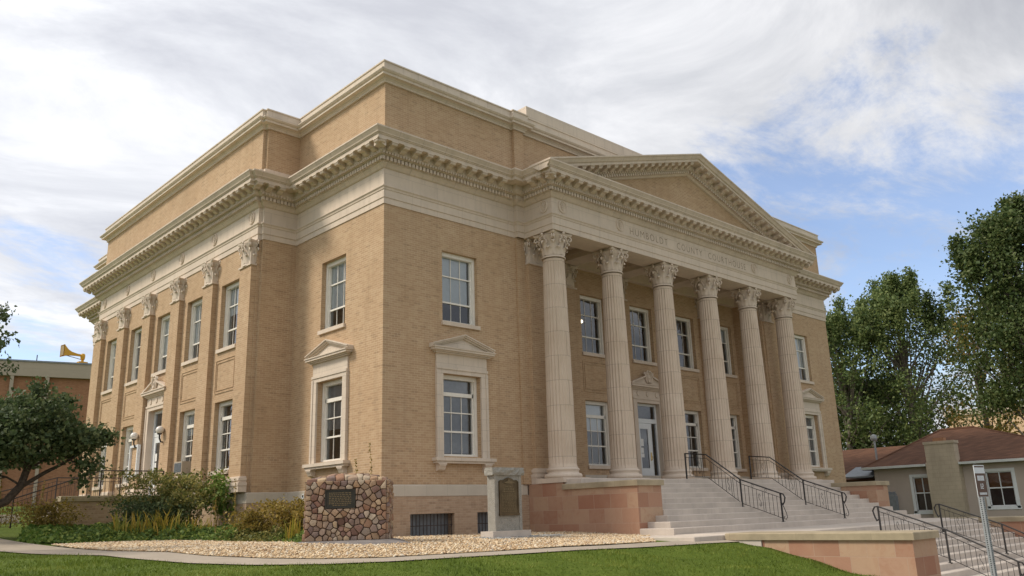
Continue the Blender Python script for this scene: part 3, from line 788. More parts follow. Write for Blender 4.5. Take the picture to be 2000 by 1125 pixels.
def capital(mb, c, r=0.385, h=0.9):
    """Corinthian capital: bell, two tiers of leaves, corner volutes, concave abacus"""
    mb.lathe(c, [(r+0.045, 0.0), (r+0.05, 0.03), (r+0.02, 0.06), (r-0.015, 0.07), (r-0.01, 0.35), (r+0.03, 0.62), (r+0.13, 0.76), (r+0.15, 0.80)], 24)
    for i in range(8):
        leaf_strip(mb, c, math.pi*(i+0.5)/4, r-0.005, 0.07, 0.30, 0.27, 0.075)
    for i in range(8):
        leaf_strip(mb, c, math.pi*i/4, r, 0.10, 0.50, 0.25, 0.10)
    R_ = 0.70
    for i in range(4):      # volutes towards the corners
        a = math.pi*(i+0.5)/2; ca, sa = math.cos(a), math.sin(a)
        for s in (-1, 1):
            pts = []
            for t in range(15):
                th = -math.pi/2+t*0.52; rad = 0.115*(1-t/17)
                dr, dz = math.cos(th)*rad, math.sin(th)*rad
                pts.append((0.51+dr, 0.69+dz))
            stem = [(r+0.02, 0.42), (r+0.045, 0.56), (r+0.09, 0.70), (0.50, 0.795), (0.58, 0.785)]
            vol = [(0.585+0.085*math.cos(th)*(1-k_/13), 0.69+0.09*math.sin(th)*(1-k_/13)) for k_, th in enumerate([math.pi/2-0.6*q for q in range(12)])]
            pl = [(c[0]+rr*ca-s*0.035*sa, c[1]+rr*sa+s*0.035*ca, c[2]+zz) for rr, zz in stem+vol]
            mb.tube(pl, [0.024]*4+[0.03]*(len(pl)-4), 4)
        # inner helices and the flower on each face
        a2 = math.pi*i/2; ca, sa = math.cos(a2), math.sin(a2)
        for s in (-1, 1):
            vol = [(s*(0.10+0.05*math.cos(th)*(1-k_/12)), 0.70+0.055*math.sin(th)*(1-k_/12)) for k_, th in enumerate([math.pi-0.7*q for q in range(9)])]
            pl = [(c[0]+(r+0.14)*ca-q*sa, c[1]+(r+0.14)*sa+q*ca, c[2]+zz) for q, zz in [(s*0.20, 0.48), (s*0.17, 0.60)]+vol]
            mb.tube(pl, 0.022, 4)
        for q, zz, rr in ((0, 0.84, 0.055), (0, 0.76, 0.035), (0.0, 0.58, 0.035)):
            cc = Vector((c[0]+(r+0.15)*ca, c[1]+(r+0.15)*sa, c[2]+zz))
            mb.lathe(cc+Vector((0, 0, -rr)), [(0.01, 0), (rr*0.8, rr*0.4), (rr, rr), (rr*0.8, rr*1.6), (0.01, rr*2)], 8)
    # abacus with concave sides and cut corners
    ring = []
    for i in range(4):
        a0 = math.pi*(i+0.5)/2-math.pi/2; a1 = math.pi*(i+0.5)/2
        p0 = Vector((math.cos(a0), math.sin(a0)))*0.72; p1 = Vector((math.cos(a1), math.sin(a1)))*0.72
        mid = (p0+p1).normalized(); tng = (p1-p0).normalized()
        p0 = p0+tng*0.045; p1 = p1-tng*0.045
        for k_ in range(7):
            t = k_/6; p = p0.lerp(p1, t)-mid*(0.085*4*t*(1-t))
            ring.append(p)
    n = len(ring)
    vs = []
    for sc_, z in ((0.90, 0.79), (0.95, 0.82), (0.97, 0.835), (1.0, 0.86), (1.0, 0.897)):
        vs += [(c[0]+p.x*sc_, c[1]+p.y*sc_, c[2]+z) for p in ring]
    mb.add(vs, [(j*n+i, j*n+(i+1) % n, (j+1)*n+(i+1) % n, (j+1)*n+i) for j in range(4) for i in range(n)]+[tuple(range(n-1, -1, -1)), tuple(4*n+i for i in range(n))])

def shaft_mesh():
    mb = MB(); nf = 24; prof = []
    H0, H1 = 0.50, 7.66
    zs = [0.50, 0.56, 0.60, 0.64]+[0.64+(7.50-0.64)*i/14 for i in range(1, 15)]+[7.54, 7.58, 7.66]
    vs = []; per = 6
    for z in zs:
        t = (z-H0)/(H1-H0); r = 0.468-0.088*(t**1.7)
        dep = 0.0 if z < 0.58 or z > 7.56 else (0.018 if (z < 0.62 or z > 7.52) else 0.036)
        if z < 0.55: r += 0.03
        for f in range(nf):
            for k_ in range(per):
                th = 2*math.pi*(f+k_/per)/nf
                q = k_/per
                d = 0 if q < 0.18 else dep*math.sin(math.pi*min(1, max(0, (q-0.18)/0.82)))**0.7
                vs.append(((r-d)*math.cos(th), (r-d)*math.sin(th), z))
    n = nf*per
    mb.add(vs, [(j*n+i, j*n+(i+1) % n, (j+1)*n+(i+1) % n, (j+1)*n+i) for j in range(len(zs)-1) for i in range(n)])
    return mb
YC = -PP+0.50
sh = shaft_mesh(); ba = MB(); ca_ = MB()
ba.box(-0.66, 0.66, -0.62, 0.62, 0.0, 0.155)
ba.lathe((0, 0, 0), [(0.60, 0.157)]+[(0.575+0.055*math.cos(t), 0.225+0.068*math.sin(t)) for t in [(-1.4+0.35*i) for i in range(9)]]+[(0.55, 0.30), (0.525, 0.315), (0.515, 0.345), (0.53, 0.375)]+[(0.515+0.035*math.cos(t), 0.425+0.04*math.sin(t)) for t in [(-1.3+0.4*i) for i in range(8)]]+[(0.50, 0.475), (0.495, 0.50)], 40)
ba.smooth = True; ca_.smooth = True
capital(ca_, (0, 0, 7.69), 0.385, 0.9)
first = None
for i, x in enumerate(colx):
    if i == 0:
        s0 = sh.build('column', 'column_terracotta', None, True, 60); b0 = ba.build('column_base', 'cream_plain', None, True, 50); c0 = ca_.build('capital', 'cream_plain', None, True, 60)
        sO, bO, cO = s0, b0, c0
    else:
        sO, bO, cO = s0.copy(), b0.copy(), c0.copy()
        for q in (sO, bO, cO): COL.objects.link(q); q.parent = None; q.matrix_parent_inverse = Matrix()
    for q in (sO, bO, cO): q.location = (x, YC, 0)
    put(sO, court); put(bO, sO); put(cO, sO)

# pilasters: the left pavilion, the antae and the portico's back wall
def pilaster_cap(mb, fr, u, w_=0.86, dep=0.2, z=7.69):
    """flat Corinthian pilaster capital"""
    P = fr.p
    tmp = MB(); capital(tmp, (0, 0, 0), 0.385, 0.9)
    k_ = w_/0.90
    for v in tmp.v:
        pass
    n0 = len(mb.v)
    mb.v += [tuple(P(u+v[0]*k_, z+v[2], max(-0.02, -v[1]*0.62+0.0))) for v in tmp.v]
    mb.f += [tuple(q+n0 for q in f) for f in tmp.f]
    mb.fbox(fr, u-w_/2+0.07, u+w_/2-0.07, z+0.03, z+0.62, 0.0, dep)
    mb.fbox(fr, u-w_/2-0.035, u+w_/2+0.035, z-0.03, z+0.03, 0.0, dep+0.045)
def pilaster_base(mb, fr, u, w_, dep, z0=0.02):
    for dz, dz2, e in ((0.0, 0.20, 0.10), (0.20, 0.30, 0.12), (0.30, 0.36, 0.06), (0.36, 0.45, 0.09), (0.45, 0.50, 0.04)):
        mb.fbox(fr, u-w_/2-e, u+w_/2+e, z0+dz, z0+dz2, 0.0, dep+e)
def pilaster(fr, u, w_, dep, base=True, shaft=True):
    p = MB()
    p.fbox(fr, u-w_/2, u+w_/2, 0.505 if base else 0.0, 7.66, -0.02, dep)
    o = p.build('pilaster', 'tan_brick', court)
    c_ = MB(); pilaster_cap(c_, fr, u, w_, dep); c_.build('capital', 'cream_plain', o, True, 60)
    if base:
        c_ = MB(); pilaster_base(c_, fr, u, w_, dep); c_.build('pilaster_base', 'cream_plain', o)
for y in pily: pilaster(PAV, -y, 0.86, 0.19)
for x in colx[1:-1]: pilaster(BACK, x, 0.86, 0.16, False)
for x in (6.46, BW-6.46): pilaster(FRONT, x, 0.84, 0.24)

# water table band
bd = MB(); BPR = [(0.0, -0.34), (0.035, -0.336), (0.035, -0.03), (0.0, 0.0)]
sweep(bd, [(-0.0, BD), (0, BD-D1), (-Q, BD-D1), (-Q, D1), (0, D1), (0, 0), (5.8, 0)], BPR)
sweep(bd, [(BW-5.8, 0), (BW, 0), (BW, BD)], BPR)
bd.fbox(BACK, XA, BW-XA, 0.1, 0.42, 0.0, 0.03)
bd.build('water_table', 'band', court)

# windows ----------------------------------------------------------------------
def aedicule(win, fr, uc, pre=''):
    m_ = MB(); hw = 1.06
    ui = 0.79
    for s in (-1, 1):
        a, b_ = sorted((uc+s*ui, uc+s*hw)); m_.fbox(fr, a, b_, 0.80, 3.42, -0.15, 0.07)
        a, b_ = sorted((uc+s*(hw-0.09), uc+s*(hw+0.005))); m_.fbox(fr, a, b_, 0.801, 3.5, 0.0, 0.095)
        a, b_ = sorted((uc+s*(ui-0.004), uc+s*ui)); m_.fbox(fr, a-0.003, b_+0.003, 0.86, 3.42, -0.34, -0.152)
    m_.fbox(fr, uc-hw, uc+hw, 3.423, 3.63, -0.15, 0.07)
    m_.fbox(fr, uc-hw-0.005, uc+hw+0.005, 3.55, 3.635, 0.0, 0.098)
    m_.fbox(fr, uc-hw+0.01, uc+hw-0.01, 3.638, 4.05, 0.0, 0.05)
    for zz, z2, e in ((4.05, 4.09, 0.07), (4.09, 4.13, 0.12), (4.13, 4.20, 0.19), (4.20, 4.235, 0.22)):
        m_.fbox(fr, uc-hw-e, uc+hw+e, zz, z2, 0.0, 0.06+e)
    wv = hw+0.23
    m_.prism(fr, [(uc-wv+0.1, 4.236), (uc+wv-0.1, 4.236), (uc, 4.60)], 0.0, 0.09)
    for s in (-1, 1):
        for t0, t1, e in ((0.0, 0.05, 0.15), (0.05, 0.10, 0.21), (0.10, 0.135, 0.25)):
            p0 = (uc+s*wv, 4.20+t0); p1 = (uc, 4.585+t0); p2 = (uc, 4.585+t1); p3 = (uc+s*wv, 4.20+t1)
            m_.prism(fr, [p0, p1, p2, p3], 0.0, e)
    m_.prism(fr, [(uc-0.62, 4.28), (uc+0.62, 4.28), (uc, 4.50)], 0.09, 0.12)
    m_.fbox(fr, uc-1.22, uc+1.22, 0.70, 0.80, 0.0, 0.24); m_.fbox(fr, uc-1.17, uc+1.17, 0.63, 0.70, 0.0, 0.19)
    m_.build('window_surround', 'cream_block', win)
    for s in (-1, 1):
        c_ = MB(); u = uc+s*0.93
        c_.sprism(fr, [(0, 0.63), (0.18, 0.63), (0.19, 0.56), (0.15, 0.50), (0.12, 0.44), (0.05, 0.40), (0, 0.39)], u-0.13, u+0.13)
        c_.fbox(fr, u-0.155, u+0.155, 0.585, 0.629, 0, 0.2)
        c_.build('bracket', 'cream_plain', win)
for fr, uc in ((FRONT, E_X), (FRONT, BW-E_X), (LEFT, -2.9), (LEFT, -(BD-2.9))):
    window(fr, uc, 5.12 if fr is FRONT else 5.14, 7.5, 1.5, 'upper', True, 0.72 if uc > 0 else 0.7, -0.17 if uc > 0 else -0.2)
    wn = window(fr, uc, 0.86 if fr is FRONT else 0.84, 3.42, 1.56, 'lower', False, 0.98 if uc > 0 else 0.6, -0.2 if uc > 0 else -0.2)
    aedicule(wn, fr, uc)
for i, y in enumerate(lbay):
    window(PAV, -y, 5.1, 7.5, 1.45, 'upper', True, [0.45, 0.7, 0.7, 0.0, 0.6][i], -0.2)
    if i != 2: window(PAV, -y, 0.8, 3.2, 1.45, 'lower', True, [0.0, 0.35, 0, 0.5, 0.5][i], -0.2)
for i, x in enumerate(bays):
    window(BACK, x, 5.2, 7.6, 1.5, 'upper', True, [0.7, 0, 0, 0, 0.3][i])
    if i != 2: window(BACK, x, 0.78, 3.3, 1.5, 'lower', True, [0.4, 0.45, 0, 0, 0][i])

# doors
def doorway(fr, uc, z0, z1, w_, rec, cart_z, open_lo):
    u0, u1 = uc-w_/2, uc+w_/2
    f = MB()
    zt = z0+2.62
    for a, b_, c, e in ((u0+0.003, u0+0.09, z0, z1), (u1-0.09, u1-0.003, z0, z1), (u0+0.09, u1-0.09, z1-0.1, z1-0.003), (u0+0.09, u1-0.09, zt-0.14, zt+0.04), (u0+0.09, u1-0.09, z0, z0+0.03)):
        f.fbox(fr, a, b_, c, e, rec-0.07, rec+0.03)
    um = u0+w_*0.70
    f.fbox(fr, um, um+0.06, z0+0.03, zt-0.14, rec-0.06, rec+0.02)
    f.fbox(fr, um+0.06, u1-0.09, z0+0.03, z0+0.33, rec-0.06, rec+0.0)
    o = f.build('door', 'white_metal', court)
    g = MB(); P = fr.p
    for a, b_, c, e in ((u0+0.09, u1-0.09, zt+0.04, z1-0.1), (um+0.06, u1-0.09, z0+0.33, zt-0.14)):
        g.quad(P(a, c, rec-0.02), P(b_, c, rec-0.02), P(b_, e, rec-0.02), P(a, e, rec-0.02))
    g.build('pane', 'glass', o)
    lf = MB(); a0, a1 = u0+0.10, um-0.008; z2 = zt-0.15
    st = 0.19
    for a, b_, c, e in ((a0, a0+st+0.05, z0+0.04, z2), (a1-st, a1, z0+0.04, z2), (a0+st+0.05, a1-st, z0+0.04, z0+0.62), (a0+st+0.05, a1-st, z2-0.23, z2)):
        lf.fbox(fr, a, b_, c, e, rec-0.04, rec+0.022)
    lo = lf.build('door_leaf', 'white_metal', o)
    g = MB(); g.quad(P(a0+st, z0+0.6, rec-0.01), P(a1-st, z0+0.6, rec-0.01), P(a1-st, z2-0.2, rec-0.01), P(a0+st, z2-0.2, rec-0.01)); g.build('door_glass', 'glass', o)
    h = MB(); uh = a1-0.07
    h.fbox(fr, uh-0.03, uh+0.03, z0+0.93, z0+1.27, rec+0.022, rec+0.034)
    h.tube([P(uh, z0+1.12, rec+0.03), P(uh, z0+1.12, rec+0.09), P(uh, z0+1.0, rec+0.09), P(uh, z0+0.95, rec+0.035)], 0.013, 6)
    h.build('handle', 'brass', o)
    n = MB()
    for zz, hh, ww in ((1.52, 0.30, 0.19), (1.24, 0.22, 0.17), (1.06, 0.16, 0.19)):
        un_ = a0+st+0.06
        n.fbox(fr, un_, un_+ww, z0+zz, z0+zz+hh, rec+0.0, rec+0.004)
    n.build('notice_paper', 'paper', o)
    s = MB(); hw = w_/2+0.27
    for q in (-1, 1):
        a, b_ = sorted((uc+q*(w_/2-0.002), uc+q*hw)); s.fbox(fr, a, b_, z0-0.02, z1, -0.20, 0.06)
        a, b_ = sorted((uc+q*(hw-0.08), uc+q*(hw+0.006))); s.fbox(fr, a, b_, z0-0.021, z1+0.1, 0.0, 0.085)
    s.fbox(fr, uc-hw, uc+hw, z1+0.002, z1+0.20, -0.2, 0.06); s.fbox(fr, uc-hw-0.005, uc+hw+0.005, z1+0.14, z1+0.215, 0.0, 0.09)
    s.fbox(fr, uc-hw+0.01, uc+hw-0.01, z1+0.218, z1+0.54, 0.0, 0.045)
    for q in (-0.62, 0.0, 0.62):
        nn = 14; ring = [(uc+q+0.10*math.cos(2*math.pi*i/nn), z1+0.38+0.11*math.sin(2*math.pi*i/nn)) for i in range(nn)]
        s.prism(fr, ring, 0.04, 0.075)
    zb = z1+0.54
    for zz, z2_, e in ((0, 0.05, 0.05), (0.05, 0.11, 0.11), (0.11, 0.20, 0.2), (0.20, 0.24, 0.23)):
        s.fbox(fr, uc-hw-e, uc+hw+e, zb+zz, zb+z2_, 0.0, 0.05+e)
    s.prism(fr, [(uc-hw-0.2, zb+0.242), (uc+hw+0.2, zb+0.242), (uc+0.2, zb+0.56), (uc-0.2, zb+0.56)], 0.0, 0.14)
    for q in (-1, 1):
        p0 = (uc+q*(hw+0.22), zb+0.2); p1 = (uc+q*0.2, zb+0.56); s.prism(fr, [p0, p1, (p1[0], p1[1]+0.06), (p0[0], p0[1]+0.06)], 0.0, 0.24)
    s.build('door_surround', 'cream_plain', o)
    c_ = MB(); zc = zb+0.52
    nn = 16
    vs = []
    for r, dd in ((1.0, 0.12), (1.0, 0.20), (0.82, 0.24), (0.6, 0.18), (0.35, 0.21), (0.01, 0.25)):
        vs += [P(uc+0.17*r*math.cos(2*math.pi*i/nn), zc+0.24*r*math.sin(2*math.pi*i/nn), dd) for i in range(nn)]
    c_.add(vs, [(j*nn+i, j*nn+(i+1) % nn, (j+1)*nn+(i+1) % nn, (j+1)*nn+i) for j in range(5) for i in range(nn)])
    for q in (-1, 1):
        pl = [P(uc+q*x_, zc+z_, 0.18) for x_, z_ in ((0.12, -0.22), (0.20, -0.05), (0.23, 0.12), (0.19, 0.24), (0.27, 0.22), (0.33, 0.14))]
        c_.tube(pl, [0.03, 0.045, 0.05, 0.05, 0.04, 0.02], 6)
    c_.tube([P(uc-0.16, zc+0.2, 0.2), P(uc-0.08, zc+0.29, 0.2), P(uc, zc+0.25, 0.22), P(uc+0.08, zc+0.29, 0.2), P(uc+0.16, zc+0.2, 0.2)], 0.035, 6)
    c_.build('cartouche', 'cream_plain', o, True, 50)
    return o
doorway(BACK, XC, 0.108, 3.4, 1.5, -0.18, 4.5, 0).__setitem__('label', 'white front door with tall glass panel inside the portico')
doorway(PAV, -lbay[2], 0.02, 3.55, 1.5, -0.22, 4.5, 0).__setitem__('label', 'white side door under a small cream pediment')

# wall lamps either side of the side door
for du in (1.32, -1.38):
    u = -lbay[2]-du; P = PAV.p
    m_ = MB(); m_.fbox(PAV, u-0.06, u+0.06, 2.06, 2.42, 0.0, 0.05)
    m_.tube([P(u, 2.2, 0.04), P(u, 2.14, 0.16), P(u, 2.16, 0.28), P(u, 2.30, 0.34), P(u, 2.42, 0.34)], 0.03, 6)
    m_.lathe(P(u, 2.42, 0.34), [(0.03, 0), (0.09, 0.02), (0.10, 0.05), (0.06, 0.06)], 10)
    o = m_.build('wall_lamp', 'black_iron', court)
    g = MB(); g.lathe(P(u, 2.46, 0.34), [(0.05, 0)]+[(0.155*math.sin(t), 0.145-0.155*math.cos(t)) for t in [0.5+0.3*i for i in range(8)]]+[(0.02, 0.30)], 16); g.build('globe', 'opal_glass', o, True)

# rooms behind the glass
rm = MB()
for z in (0.03, 4.55, 8.55): rm.box(0.35, BW-0.35, YB+0.45, BD-0.4, z-0.25, z)
rm.box(0.3, XA-0.3, 0.35, YB+0.44, 4.3, 4.55); rm.box(0.3, XA-0.3, 0.35, YB+0.44, 8.3, 8.55); rm.box(0.3, XA-0.3, 0.35, YB+0.44, -0.22, 0.03)
rm.box(BW-XA+0.3, BW-0.3, 0.35, YB+0.44, 4.3, 4.55); rm.box(BW-XA+0.3, BW-0.3, 0.35, YB+0.44, 8.3, 8.55)
rm.box(-Q+0.35, 0.34, D1+0.4, BD-D1-0.3, 4.3, 4.55); rm.box(-Q+0.35, 0.34, D1+0.4, BD-D1-0.3, 8.3, 8.55); rm.box(-Q+0.35, 0.34, D1+0.4, BD-D1-0.3, -0.22, 0.03)
rm.box(5.8, 5.95, 0.5, BD-1, 0.03, 8.55); rm.box(0.5, BW-0.5, 6.5, 6.65, 0.03, 8.55)
rm.build('interior', 'interior', court)
for x, y, z in ((11.35, 3.6, 7.35), (11.6, 3.75, 7.3), (14.5, 3.6, 7.35), (14.75, 3.8, 7.3), (14.1, 4.6, 7.45), (17.7, 3.7, 7.35)):
    m_ = MB(); m_.lathe((x, y, z), [(0.01, 0), (0.06, 0.03), (0.075, 0.08), (0.06, 0.13), (0.02, 0.16)], 10)
    m_.build('ceiling_lamp', 'lamp_glow', court, True)
# ------------------------------------------------------------------ ground
def grid_sheet(name, x0, x1, y0, y1, nx, ny, dz, m_):
    xs = np.linspace(x0, x1, nx); ys = np.linspace(y0, y1, ny)
    v = [(x, y, T(x, y)+dz) for y in ys for x in xs]
    f = np.array([(j*nx+i, j*nx+i+1, (j+1)*nx+i+1, (j+1)*nx+i) for j in range(ny-1) for i in range(nx-1)])
    o = np_mesh(name, np.array(v), f, m_); o.data.polygons.foreach_set('use_smooth', [True]*len(f)); return o
xs_ = np.concatenate([np.linspace(-900, -40, 12), np.linspace(-36, 60, 193), np.linspace(66, 900, 12)])
ys_ = np.concatenate([np.linspace(-900, -40, 10), np.linspace(-36, 60, 385), np.linspace(66, 900, 12)])
v_ = [(x, y, T(x, y)) for y in ys_ for x in xs_]
nx_ = len(xs_)
f_ = np.array([(j*nx_+i, j*nx_+i+1, (j+1)*nx_+i+1, (j+1)*nx_+i) for j in range(len(ys_)-1) for i in range(nx_-1)])
lawn = np_mesh('ground', np.array(v_), f_, 'lawn'); lawn.data.polygons.foreach_set('use_smooth', [True]*len(f_)); struct(lawn)

PLOW = [(-9.4, 14.0), (-9.2, 9.0), (-8.75, 4.32), (-8.3, 0.6), (-7.95, -3.03), (-7.56, -5.0), (-6.9, -6.2), (-5.9, -6.95), (-4.75, -7.3), (-1.81, -7.5), (1.17, -7.64), (3.4, -7.75), (5.86, -7.85)]
PUP = [(-7.9, 14.2), (-7.7, 9.0), (-7.2, 4.9), (-6.95, 0.9), (-6.86, -1.0), (-6.66, -3.63), (-6.1, -5.1), (-5.4, -6.0), (-4.43, -6.55), (-1.48, -6.9), (1.3, -7.1), (3.4, -7.0), (5.86, -6.9)]
def resample(pl, n):
    p = np.array(pl); s = np.concatenate([[0], np.cumsum(np.linalg.norm(np.diff(p, axis=0), axis=1))])
    t = np.linspace(0, s[-1], n)
    return np.stack([np.interp(t, s, p[:, 0]), np.interp(t, s, p[:, 1])], 1)
def strip(name, A, B, n, k_, dz, m_, hfun=None):
    a, b_ = resample(A, n), resample(B, n); v = []
    for i in range(n):
        for j in range(k_):
            q = a[i]+(b_[i]-a[i])*j/(k_-1); v.append((q[0], q[1], T(*q)+dz+(hfun(j/(k_-1)) if hfun else 0)))
    f = np.array([(i*k_+j, i*k_+j+1, (i+1)*k_+j+1, (i+1)*k_+j) for i in range(n-1) for j in range(k_-1)])
    return np_mesh(name, np.array(v), f, m_)
struct(strip('path', PLOW, PUP, 120, 9, 0.022, 'path_concrete'))
struct(grid_sheet('unseen_road', -80, 5.8, -40, -15.2, 60, 40, 0.03, 'asphalt'))  # unseen street surface, added to cut green lawn bounce on the facades
struct(grid_sheet('unseen_pavement', -80, 5.8, -15.1, -13.4, 60, 8, 0.05, 'path_concrete'))  # also out of view, added with the asphalt against the green bounce
# gravel between the path and the walls
GI = [(-5.6, 5.0), (-4.2, 4.6), (-3.1, 3.4), (-2.6, 1.0), (-0.1, 0.0), (0.05, -0.03), (2.0, -0.03), (5.8, -0.03), (5.86, -4.9)]
GO = [(-7.1, 5.1), (-6.98, 1.5), (-6.86, -1.0), (-6.66, -3.63), (-6.1, -5.1), (-5.4, -6.0), (-4.43, -6.55), (-1.48, -6.9), (3.4, -7.0)]
gb = strip('gravel', GO, GI, 110, 26, 0.034, 'gravel_bed'); struct(gb)

def pebbles(name, A, B, n, size, m_, seed, label):
    rg = np.random.default_rng(seed); a, b_ = resample(A, 400), resample(B, 400)
    i = rg.integers(0, 400, n); t = rg.random(n)[:, None]
    p = a[i]+(b_[i]-a[i])*t+rg.normal(0, 0.02, (n, 2))
    z = np.array([T(*q) for q in p])+0.042
    octa = np.array([(1, 0, 0), (-1, 0, 0), (0, 1, 0), (0, -1, 0), (0, 0, 1), (0, 0, -1)], float)
    fc = np.array([(0, 2, 4), (2, 1, 4), (1, 3, 4), (3, 0, 4), (2, 0, 5), (1, 2, 5), (3, 1, 5), (0, 3, 5)])
    s = size*np.exp(rg.normal(0, 0.28, n))
    sc_ = np.stack([s*rg.uniform(0.8, 1.4, n), s*rg.uniform(0.6, 1.0, n), s*rg.uniform(0.35, 0.6, n)], 1)
    th = rg.random(n)*6.283; tl = rg.normal(0, 0.3, n)
    V = octa[None]*sc_[:, None]*(1+rg.normal(0, 0.12, (n, 6, 1)))
    V[:, :, 2] += V[:, :, 0]*tl[:, None]
    x = V[:, :, 0]*np.cos(th)[:, None]-V[:, :, 1]*np.sin(th)[:, None]; y = V[:, :, 0]*np.sin(th)[:, None]+V[:, :, 1]*np.cos(th)[:, None]
    V = np.stack([x+p[:, None, 0], y+p[:, None, 1], V[:, :, 2]+z[:, None]], 2).reshape(-1, 3)
    F = (fc[None]+6*np.arange(n)[:, None, None]).reshape(-1, 3)
    return tag(np_mesh(name, V, F, m_), label, 'gravel', None, 'stuff')
pebbles('gravel_stones', GO, GI, 30000, 0.030, 'pebble_tan', 3, 'tan and cream crushed gravel spread along the foot of the brick walls')

# grass blades over the part of the lawn nearest the path
def grass():
    rg = np.random.default_rng(5); n = 130000
    x = rg.uniform(-13, 6.0, n); y = rg.uniform(-11.6, 9.0, n)
    lo = resample(PLOW, 300)
    # keep the points outside the path (below its lower edge)
    px_ = np.interp(y, lo[::-1, 1], lo[::-1, 0]); py_ = np.interp(x, lo[:, 0][np.argsort(lo[:, 0])], lo[:, 1][np.argsort(lo[:, 0])])
    keep = np.where(y > -5.0, x < px_-0.02, (y < py_+0.0) | ((x < -7.4) & (x < px_)))
    keep &= ~((y < -11.7) | ((y > -3) & (rg.random(n) < 0.5)))
    keep &= ~((x > 5.86))
    x, y = x[keep], y[keep]; n = len(x)
    z = np.array([T(a, b_) for a, b_ in zip(x, y)])
    h = rg.uniform(0.028, 0.062, n)*(1+0.5*np.sin(x*1.7+y*0.6)*np.sin(y*1.3)); wd = rg.uniform(0.006, 0.012, n); th = rg.random(n)*6.283
    lx, ly = rg.normal(0, 0.022, n), rg.normal(0, 0.022, n)
    V = np.empty((n, 3, 3))
    V[:, 0] = np.stack([x-np.cos(th)*wd, y-np.sin(th)*wd, z], 1); V[:, 1] = np.stack([x+np.cos(th)*wd, y+np.sin(th)*wd, z], 1); V[:, 2] = np.stack([x+lx, y+ly, z+h], 1)
    return np_mesh('lawn_grass', V.reshape(-1, 3), np.arange(3*n).reshape(-1, 3), 'grass_blade')
tag(grass(), 'short mown green grass on the bank below the curving path', 'grass', None, 'stuff')

# ------------------------------------------------------------------ front steps, cheek walls, landing
FZ, RISE, TREAD, FY0 = 0.10, 0.173, 0.39, -2.30
steps = root('stone_steps', 'broad pale stone steps rising to the columned portico', 'steps', (XC, -4.0, -1.63))
st = MB(); st.bbox(XP-0.02, BW-XP+0.02, FY0, YB-0.002, -2.2, FZ); st.build('porch_floor', 'concrete', steps)
for k_ in range(1, 10):
    st = MB(); z = FZ-RISE*k_; yf = FY0-TREAD*k_
    x0 = {7: 6.62, 8: 6.22, 9: 5.84}.get(k_, 7.004)
    if k_ < 7: st.bbox(x0, BW-x0, yf, FY0-TREAD*(k_-1)+0.03, -2.2, z)
    else:
        st.bbox(x0, BW-x0, yf, -4.603, -2.2, z)
        if k_ == 7: st.box(7.004, BW-7.004, -4.61, FY0-TREAD*(k_-1)+0.03, -2.2, z-0.02)
    st.build('step', 'concrete', steps)
ld = MB(); ZL = FZ-RISE*10
ld.bbox(5.86, BW-5.86, -8.5, -4.8, -2.4, ZL, 0.01); ld.bbox(4.5, 5.858, -7.42, -4.9, -2.2, ZL-0.012, 0.01); ld.bbox(BW-5.858, BW-4.5, -7.42, -4.9, -2.2, ZL-0.012, 0.01); struct(ld.build('landing_pavement', 'concrete'))
low = root('stone_steps', 'lower flight of pale steps dropping from the landing to the street', 'steps', (XC, -10.6, -3.5))
for k_ in range(1, 12):
    ls = MB(); ls.bbox(7.225, BW-7.225, -8.5-0.38*k_, -8.5-0.38*(k_-1)+0.03, -4.2, ZL-0.17*k_); ls.build('step', 'concrete', low)
sw = MB(); sw.box(5.95, 90, -22, -12.69, -4.5, -3.57); struct(sw.build('street_pavement', 'path_concrete'))

def cheek(label, x0, x1, y0, y1, zb, zt, cap_y1=None, ct=0.17, o_=0.07):
    r = root('cheek_wall', label, 'wall', ((x0+x1)/2, (y0+y1)/2, zb))
    m_ = MB(); m_.box(x0, x1, y0, y1, zb, zt-ct); m_.build('stone_block', 'red_sandstone', r)
    m_ = MB(); m_.bbox(x0-o_, x1+o_, y0-o_, (cap_y1 if cap_y1 is not None else y1), zt-ct, zt, 0.02); m_.build('cap_stone', 'cap_stone', r)
    return r
c1 = cheek('pink sandstone cheek wall left of the upper steps, beside the portico', 5.85, 7.0, -4.6, -0.03, -2.2, -0.06, -1.62)
m_ = MB(); m_.box(5.85, 6.9, -1.61, -0.03, -0.229, -0.005); m_.build('stone_block', 'red_sandstone', c1)
cheek('pink sandstone cheek wall right of the upper steps, towards the grey house', BW-7.0, BW-5.85, -4.6, -0.03, -2.2, -0.06, -1.62)
cheek('low red sandstone wall with weathered cap beside the lawn, left of the lower steps', 5.9, 7.22, -12.3, -7.46, -4.2, -1.6)
cheek('low red sandstone wall on the far right side of the lower steps', BW-7.22, BW-5.9, -12.3, -7.46, -4.2, -1.6)

